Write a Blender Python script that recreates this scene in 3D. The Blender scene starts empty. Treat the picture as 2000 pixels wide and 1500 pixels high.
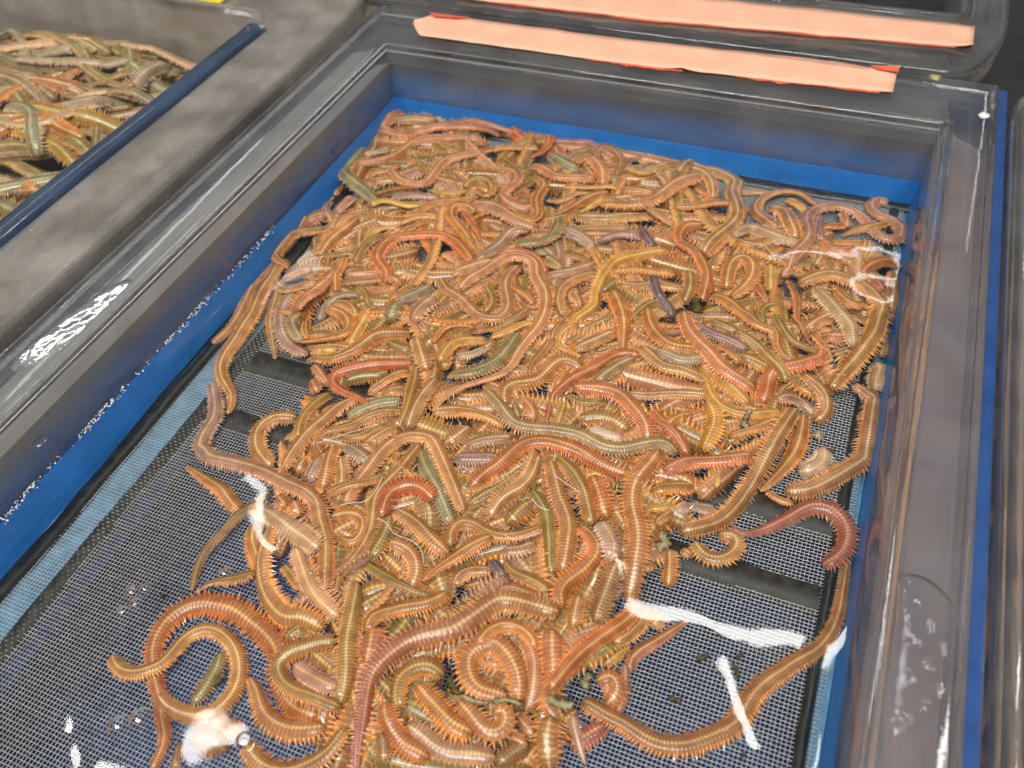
import bpy, math, random
import numpy as np
random.seed(7); rng = np.random.default_rng(11)
scene = bpy.context.scene
col = scene.collection

# ------------------------------------------------------------------ camera
CAM = np.array((0.2240, -0.3521, 0.2242)); EUL = (0.7341, 0.0582, 0.3856); FPX = 1648.3
cam = bpy.data.cameras.new('camera'); cam_o = bpy.data.objects.new('camera', cam); col.objects.link(cam_o)
cam_o.location = CAM; cam_o.rotation_euler = EUL
cam.sensor_width = 36.0; cam.lens = FPX / 2000 * 36; cam.clip_start = 0.01; cam.clip_end = 50
cam.dof.use_dof = True; cam.dof.focus_distance = 0.295; cam.dof.aperture_fstop = 15
scene.camera = cam_o

# ------------------------------------------------------------------ light
world = bpy.data.worlds.new('World'); scene.world = world; world.use_nodes = True
wn = world.node_tree.nodes; wl = world.node_tree.links; wn.clear()
tc = wn.new('ShaderNodeTexCoord'); sx = wn.new('ShaderNodeSeparateXYZ'); rp = wn.new('ShaderNodeValToRGB')
bg = wn.new('ShaderNodeBackground'); wo = wn.new('ShaderNodeOutputWorld')
rp.color_ramp.elements[0].position = 0.0; rp.color_ramp.elements[0].color = (0.10, 0.095, 0.09, 1)
rp.color_ramp.elements[1].position = 0.85; rp.color_ramp.elements[1].color = (1.0, 0.985, 0.96, 1)
wl.new(tc.outputs['Generated'], sx.inputs[0]); wl.new(sx.outputs['Z'], rp.inputs[0])
wl.new(rp.outputs[0], bg.inputs[0]); wl.new(bg.outputs[0], wo.inputs[0]); bg.inputs[1].default_value = 0.40
def lamp(name, loc, size, power, aim=(0.13, -0.15, 0.0), colr=(1.0, 0.97, 0.93)):
    l = bpy.data.lights.new(name, 'AREA'); l.shape = 'DISK'; l.size = size; l.energy = power; l.color = colr
    o = bpy.data.objects.new(name, l); col.objects.link(o); o.location = loc
    d = np.array(loc) - np.array(aim); d /= np.linalg.norm(d)
    o.rotation_euler = (math.acos(d[2]), 0, math.atan2(d[0], -d[1]))
    return o
def tube(name, a, b, width, power, colr=(1.0, 0.98, 0.95)):
    """fluorescent tube or added light panel, overhead between a and b"""
    a, b = np.array(a), np.array(b); l = bpy.data.lights.new(name, 'AREA'); l.shape = 'RECTANGLE'; l.size = float(np.linalg.norm(b - a)); l.size_y = width
    l.energy = power; l.color = colr; o = bpy.data.objects.new(name, l); col.objects.link(o); o.location = (a + b) / 2
    o.rotation_euler = (0, 0, math.atan2(b[1] - a[1], b[0] - a[0])); return o
tube('tube_or_added_panel', (0.03, 0.480, 1.30), (0.40, 0.41, 1.30), 0.045, 2.0)
tube('tube_or_added_panel', (0.245, 0.325, 1.30), (0.31, 0.265, 1.30), 0.030, 0.35)
tube('tube_or_added_panel', (-0.82, 0.375, 1.30), (-0.66, 0.33, 1.30), 0.022, 0.36)
lamp('ceiling_lamp', (-0.853, -0.168, 1.30), 0.035, 0.14)
lamp('ceiling_lamp', (-0.774, -0.215, 1.30), 0.05, 0.24)
lamp('ceiling_lamp', (-0.640, -0.185, 1.30), 0.05, 0.24)
lamp('ceiling_lamp', (-0.560, -0.100, 1.30), 0.05, 0.24)
tube('tube_or_added_panel', (0.15, 1.56, 1.30), (0.42, 1.56, 1.30), 0.020, 0.28)
tube('tube_or_added_panel', (-0.50, -1.20, 1.60), (0.90, -1.20, 1.60), 0.25, 40)  # key panel added behind the camera for shading, not a tube
tube('tube_or_added_panel', (-0.60, -0.75, 1.70), (0.90, -0.75, 1.70), 0.12, 14)  # second added key panel, nearer overhead
tube('tube_or_added_panel', (-1.75, 0.45, 1.40), (-1.25, 1.25, 1.40), 0.14, 2.2)  # wide panel added to give the left rims a broad pale reflection
scene.view_settings.view_transform = 'Standard'; scene.view_settings.look = 'None'
scene.view_settings.exposure = -0.12; scene.view_settings.gamma = 1.0; scene.view_settings.use_curve_mapping = False
scene.render.engine = 'CYCLES'
scene.cycles.use_denoising = True
scene.cycles.max_bounces = 14; scene.cycles.transparent_max_bounces = 24; scene.cycles.transmission_bounces = 10
scene.cycles.sample_clamp_indirect = 6.0; scene.cycles.caustics_reflective = True; scene.cycles.caustics_refractive = True

# ------------------------------------------------------------------ pixel -> place
def _rot(e):
    cx, s_x, cy, sy, cz, sz = math.cos(e[0]), math.sin(e[0]), math.cos(e[1]), math.sin(e[1]), math.cos(e[2]), math.sin(e[2])
    return (np.array([[cz, -sz, 0], [sz, cz, 0], [0, 0, 1]]) @ np.array([[cy, 0, sy], [0, 1, 0], [-sy, 0, cy]])
            @ np.array([[1, 0, 0], [0, cx, -s_x], [0, s_x, cx]]))
ROT = _rot(EUL)
def at(uv, z):
    """photo pixels (N,2) -> points on the level z (scalar or N)"""
    uv = np.atleast_2d(np.asarray(uv, float)); z = np.broadcast_to(np.asarray(z, float), (len(uv),))
    d = np.stack([(uv[:, 0] - 1000) / FPX, -(uv[:, 1] - 750) / FPX, -np.ones(len(uv))], 1) @ ROT.T
    t = (z - CAM[2]) / d[:, 2]
    return CAM + d * t[:, None]
def depth(p): return -((p - CAM) @ ROT)[:, 2]
CROP = dict(A=(360, 180), B=(840, 180), C=(1320, 280), D=(360, 520), E=(840, 520), F=(1300, 600), G=(360, 850),
            H=(820, 850), I=(1250, 850), J=(200, 1125), K=(620, 1125), L=(1060, 1125))
def px(s):
    t = s.split(); out = []
    for a, b in zip(t[0::2], t[1::2]):
        x, y = map(float, b.split(',')); out.append((CROP[a][0] + x / 4, CROP[a][1] + y / 4))
    return np.array(out)

# ------------------------------------------------------------------ helpers
def lin(c): 
    c = np.asarray(c, float) / 255.0
    return np.where(c <= 0.04045, c / 12.92, ((c + 0.055) / 1.055) ** 2.4)
def mesh_obj(name, verts, faces, mat=None, parent=None, smooth=True, attrs=None):
    me = bpy.data.meshes.new(name)
    verts = np.asarray(verts, np.float32)
    if isinstance(faces, np.ndarray) and faces.ndim == 2: faces = [faces]
    if isinstance(faces, list) and len(faces) and isinstance(faces[0], np.ndarray) and faces[0].ndim == 2:
        nl = sum(f.size for f in faces); nf = sum(len(f) for f in faces)
        me.vertices.add(len(verts)); me.vertices.foreach_set('co', verts.ravel())
        me.loops.add(nl); me.polygons.add(nf)
        me.loops.foreach_set('vertex_index', np.concatenate([f.ravel() for f in faces]).astype(np.int32))
        tot = np.concatenate([np.full(len(f), f.shape[1]) for f in faces])
        me.polygons.foreach_set('loop_start', np.concatenate([[0], np.cumsum(tot)[:-1]]).astype(np.int32))
        me.polygons.foreach_set('use_smooth', np.full(nf, bool(smooth)))
        me.update(calc_edges=True); me.validate()
    else:
        me.from_pydata([tuple(map(float, v)) for v in verts], [], [tuple(f) for f in faces]); me.update()
        for p in me.polygons: p.use_smooth = smooth
    for k, v in (attrs or {}).items():
        v = np.asarray(v, np.float32)
        if v.ndim == 1:
            a = me.attributes.new(k, 'FLOAT', 'POINT'); a.data.foreach_set('value', v)
        else:
            if v.shape[1] == 3: v = np.concatenate([v, np.ones((len(v), 1), np.float32)], 1)
            a = me.attributes.new(k, 'FLOAT_COLOR', 'POINT'); a.data.foreach_set('color', v.ravel())
    if mat: me.materials.append(mat)
    o = bpy.data.objects.new(name, me); col.objects.link(o)
    if parent: o.parent = parent
    return o
def tag(o, label=None, cat=None, group=None, kind=None):
    for k, v in (('label', label), ('category', cat), ('group', group), ('kind', kind)):
        if v: o[k] = v
    return o
def thing(name, label, cat, loc=(0, 0, 0), group=None):
    o = bpy.data.objects.new(name, None); col.objects.link(o); o.location = loc; o.empty_display_size = 0.01
    return tag(o, label, cat, group)
def box_geo(a, b):
    (x0, y0, z0), (x1, y1, z1) = a, b
    v = [(x0, y0, z0), (x1, y0, z0), (x1, y1, z0), (x0, y1, z0), (x0, y0, z1), (x1, y0, z1), (x1, y1, z1), (x0, y1, z1)]
    return v, [(0, 3, 2, 1), (4, 5, 6, 7), (0, 1, 5, 4), (1, 2, 6, 5), (2, 3, 7, 6), (3, 0, 4, 7)]
def box(name, a, b, mat, parent=None):
    v, f = box_geo(a, b); return mesh_obj(name, v, f, mat, parent, smooth=False)

class NT:
    def __init__(s, name):
        s.m = bpy.data.materials.new(name); s.m.use_nodes = True; s.t = s.m.node_tree; s.t.nodes.clear()
        s.out = s.t.nodes.new('ShaderNodeOutputMaterial')
    def n(s, typ, **kw):
        k = s.t.nodes.new('ShaderNode' + typ)
        for a, v in kw.items(): setattr(k, a, v)
        return k
    def put(s, sock, v):
        if hasattr(v, 'is_linked') or isinstance(v, bpy.types.NodeSocket): s.t.links.new(v, sock)
        else:
            try: sock.default_value = v
            except Exception: sock.default_value = tuple(v) + (1.0,)
    def math(s, op, *a, clamp=False):
        k = s.n('Math', operation=op, use_clamp=clamp)
        for i, v in enumerate(a): s.put(k.inputs[i], v)
        return k.outputs[0]
    def step(s, v, a, b, lo=0.0, hi=1.0):
        k = s.n('MapRange', interpolation_type='SMOOTHSTEP'); s.put(k.inputs['Value'], v)
        s.put(k.inputs['From Min'], a); s.put(k.inputs['From Max'], b); s.put(k.inputs['To Min'], lo); s.put(k.inputs['To Max'], hi)
        return k.outputs[0]
    def mix(s, f, a, b, mode='MIX'):
        k = s.n('Mix', data_type='RGBA', blend_type=mode); s.put(k.inputs['Factor'], f); s.put(k.inputs[6], a); s.put(k.inputs[7], b)
        return k.outputs[2]
    def attr(s, name):
        return s.n('Attribute', attribute_name=name)
    def noise(s, scale, detail=3, vec=None, rough=0.55):
        k = s.n('TexNoise'); k.inputs['Scale'].default_value = scale; k.inputs['Detail'].default_value = detail
        k.inputs['Roughness'].default_value = rough
        if vec is None: vec = s.n('TexCoord').outputs['Object']
        s.t.links.new(vec, k.inputs['Vector']); return k.outputs[0]
    def bump(s, h, strength, dist):
        k = s.n('Bump'); k.inputs['Strength'].default_value = strength; k.inputs['Distance'].default_value = dist
        s.t.links.new(h, k.inputs['Height']); return k.outputs[0]
    def bsdf(s, **kw):
        k = s.n('BsdfPrincipled')
        for a, v in kw.items(): s.put(k.inputs[a.replace('_', ' ')], v)
        s.t.links.new(k.outputs[0], s.out.inputs[0]); return k
def c4(r, g, b): return tuple(lin((r, g, b))) + (1.0,)

# ------------------------------------------------------------------ materials
def worm_material():
    t = NT('wet_worm_skin')
    d = t.attr('around').outputs['Fac']; seg = t.attr('seg').outputs['Fac']; foot = t.attr('foot').outputs['Fac']
    cd, cs, cf, cl = (t.attr(k).outputs['Color'] for k in ('col_back', 'col_side', 'col_foot', 'col_line'))
    big = t.noise(210, 3); fine = t.noise(1500, 2)
    base = t.mix(t.step(t.math('ADD', d, t.math('MULTIPLY', t.math('SUBTRACT', big, 0.5), 0.15)), 0.20, 0.40), cd, cs)
    pale = t.mix(0.45, cs, (0.62, 0.50, 0.40, 1))
    base = t.mix(t.step(d, 0.60, 0.85), base, pale)
    # vessel along the back and pale furrows between segments
    beads = t.math('ADD', 0.72, t.math('MULTIPLY', 0.28, t.math('COSINE', t.math('MULTIPLY', seg, 6.28318))))
    line = t.math('MULTIPLY', t.step(d, 0.02, 0.075, 1.0, 0.0), beads)
    base = t.mix(t.math('MULTIPLY', line, 0.70), base, cl)
    fr = t.math('ABSOLUTE', t.math('SUBTRACT', t.math('FRACT', t.math('ADD', seg, 0.5)), 0.5))
    ring = t.math('MULTIPLY', t.step(fr, 0.02, 0.11, 1.0, 0.0), t.math('ADD', t.step(d, 0.34, 0.50, 1.0, 0.0), t.step(d, 0.55, 0.70, 0.0, 0.8)))
    ring = t.math('MULTIPLY', ring, t.step(big, 0.36, 0.60, 0.12, 0.50))
    base = t.mix(ring, base, t.mix(0.35, cl, (0.80, 0.72, 0.62, 1)))
    feet = t.mix(t.step(foot, 0.05, 0.30), base, cf)
    feet = t.mix(t.step(foot, 0.80, 0.98, 0.0, 0.75), feet, (0.72, 0.62, 0.55, 1))
    val = t.math('ADD', t.step(big, 0.25, 0.75, 0.80, 1.16), t.math('MULTIPLY', t.math('SUBTRACT', fine, 0.5), 0.22))
    k = t.n('HueSaturation'); t.put(k.inputs['Value'], val); k.inputs['Saturation'].default_value = 0.97; t.put(k.inputs['Color'], feet)
    b = t.bsdf(Base_Color=k.outputs[0], Roughness=0.42, Coat_Weight=0.60, Coat_Roughness=0.07)
    b.inputs['Subsurface Weight'].default_value = 0.18; b.inputs['Subsurface Radius'].default_value = (1.0, 0.45, 0.22)
    b.inputs['Subsurface Scale'].default_value = 0.0016
    t.put(b.inputs['Normal'], t.bump(fine, 0.25, 0.0003))
    return t.m
def plain(name, rgb, rough=0.5, metal=0.0, var=0.15, nscale=120, bump=0.0, coat=0.0, spec=0.5):
    t = NT(name); n = t.noise(nscale, 5)
    c = t.mix(t.step(n, 0.3, 0.72), tuple(v * (1 - var) for v in rgb) + (1,), tuple(min(1, v * (1 + var)) for v in rgb) + (1,))
    b = t.bsdf(Base_Color=c, Roughness=t.step(n, 0.3, 0.7, max(0.02, rough - 0.08), rough + 0.1), Metallic=metal, Coat_Weight=coat)
    b.inputs['Specular IOR Level'].default_value = spec
    if bump: t.put(b.inputs['Normal'], t.bump(n, bump, 0.0006))
    return t.m
def acrylic(name, tint, rough, streak=0.0, dirt=0.0, dcol=(0.36, 0.325, 0.285, 1)):
    t = NT(name); n1 = t.noise(60, 6); n2 = t.noise(900, 3)
    r = t.math('ADD', t.step(n1, 0.40, 0.75, rough * 0.6, rough * 1.8), t.step(n2, 0.62, 0.8, 0.0, streak))
    b = t.bsdf(Base_Color=tuple(tint) + (1,), Roughness=r, IOR=1.49)
    b.inputs['Transmission Weight'].default_value = 1.0
    t.put(b.inputs['Normal'], t.bump(n1, 0.12, 0.0008))
    if dirt:
        df = t.n('BsdfDiffuse'); df.inputs[0].default_value = dcol
        mx = t.n('MixShader'); t.put(mx.inputs[0], t.step(t.noise(45, 7), 0.30, 0.85, dirt * 0.3, dirt))
        t.t.links.new(b.outputs[0], mx.inputs[1]); t.t.links.new(df.outputs[0], mx.inputs[2]); t.t.links.new(mx.outputs[0], t.out.inputs[0])
    return t.m
def water_material(name, tint=(0.97, 0.985, 0.98), ripple=0.0, rscale=60, ior=1.33, rough=0.028):
    t = NT(name)
    fr = t.n('Fresnel'); fr.inputs['IOR'].default_value = ior
    tr = t.n('BsdfTransparent'); tr.inputs[0].default_value = tuple(tint) + (1,)
    gl = t.n('BsdfGlossy'); gl.inputs['Roughness'].default_value = rough; gl.inputs['Color'].default_value = (1, 1, 1, 1)
    if ripple:
        nm = t.bump(t.noise(rscale, 2), ripple, 0.002); t.put(fr.inputs['Normal'], nm); t.put(gl.inputs['Normal'], nm)
    mx = t.n('MixShader'); t.t.links.new(fr.outputs[0], mx.inputs[0]); t.t.links.new(tr.outputs[0], mx.inputs[1])
    t.t.links.new(gl.outputs[0], mx.inputs[2]); t.t.links.new(mx.outputs[0], t.out.inputs[0])
    return t.m
M = dict(
    worm=worm_material(),
    acrylic=acrylic('clear_acrylic', (0.93, 0.95, 0.96), 0.035, 0.10, 0.17, (0.42, 0.405, 0.385, 1)),
    frosted=acrylic('scuffed_acrylic', (0.86, 0.87, 0.86), 0.13, 0.2, 0.50, (0.50, 0.455, 0.40, 1)),
    water=water_material('water', ripple=0.05, rscale=45),
    bubble=water_material('bubble_film', (0.98, 0.98, 0.98), ior=1.9, rough=0.03),
    puddle=water_material('puddle_water', (0.98, 0.98, 0.98), ripple=0.1, rscale=400, rough=0.07),
    wire=plain('steel_wire', (0.60, 0.61, 0.61), 0.42, 0.5, 0.10, 300),
    blue=plain('blue_plastic', tuple(lin((36, 124, 208))), 0.35, 0, 0.10, 60, 0.05),
    deep=plain('dark_blue_tank', tuple(lin((18, 50, 104))), 0.4, 0, 0.25, 40),
    strip=acrylic('blue_tinted_acrylic', (0.30, 0.46, 0.74), 0.12, 0.1, 0.25, (0.10, 0.17, 0.33, 1)),
    dull=plain('dull_blue_edge', tuple(lin((34, 72, 128))), 0.3, 0, 0.12, 60, 0.05),
    ledge=plain('pale_blue_ledge', tuple(lin((86, 140, 170))), 0.5, 0, 0.30, 150, 0.1),
    gasket=plain('black_sealant', (0.012, 0.014, 0.012), 0.35, 0, 0.5, 160, 0.5),
    bar=plain('fouled_bar', (0.028, 0.026, 0.018), 0.6, 0, 0.6, 300, 0.5),
    tape=plain('peach_tape', tuple(lin((242, 184, 152))), 0.48, 0, 0.05, 70, 0.08),
    tape_back=plain('red_tape_edge', tuple(lin((226, 104, 72))), 0.35, 0, 0.12, 200, 0.1),
    yellow=plain('yellow_tape', tuple(lin((228, 208, 20))), 0.4, 0, 0.06, 70),
    table=plain('worn_table', tuple(lin((112, 98, 82))), 0.6, 0, 0.35, 30, 0.2),
    weed=plain('seaweed', tuple(lin((78, 66, 26))), 0.5, 0, 0.5, 500, 0.4),
    scum=plain('pale_scum', tuple(lin((150, 138, 100))), 0.5, 0, 0.3, 600, 0.5),
    slime=plain('slime_thread', (0.82, 0.78, 0.74), 0.2, 0, 0.1, 600, 0, 0.5),
    chip=plain('white_chip', (0.8, 0.78, 0.74), 0.5, 0, 0.1, 300),
    glue=plain('old_glue', tuple(lin((186, 166, 110))), 0.4, 0, 0.2, 400, 0.2),
    rimgrey=plain('grey_brown_ledge', tuple(lin((168, 163, 156))), 0.7, 0, 0.35, 22),
    rimdark=plain('dark_grey_ledge', tuple(lin((64, 63, 62))), 0.6, 0, 0.35, 22),
    rimright=plain('mauve_grey_ledge', tuple(lin((96, 100, 112))), 0.7, 0, 0.45, 25),
    dark=plain('dark_plastic', (0.02, 0.021, 0.023), 0.3, 0, 0.3, 50),
)
def painted_reflection(name, top, zlo=0.001, zhi=0.017):
    """blue plastic; wall reflections are painted in, greyer upwards"""
    t = NT(name); ge = t.n('NewGeometry'); sp = t.n('SeparateXYZ'); t.t.links.new(ge.outputs['Position'], sp.inputs[0])
    zz = t.math('ADD', sp.outputs['Z'], t.math('MULTIPLY', t.math('SUBTRACT', t.noise(35, 5), 0.5), 0.010))
    c = t.mix(t.step(zz, zlo, zhi), tuple(lin((44, 136, 220))) + (1,), t.mix(t.noise(24, 4), tuple(lin(np.array(top) * 0.8)) + (1,), tuple(lin(np.minimum(255, np.array(top) * 1.2))) + (1,)))
    t.bsdf(Base_Color=c, Roughness=0.6); return t.m
M['reflL'] = painted_reflection('painted_reflection_left', (168, 163, 156)); M['reflB'] = painted_reflection('painted_reflection_back', (78, 80, 84)); M['reflR'] = painted_reflection('painted_reflection_right', (140, 116, 108), -0.004, 0.020)  # right one: pinkish brown rim reflection painted into the colour
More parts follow.
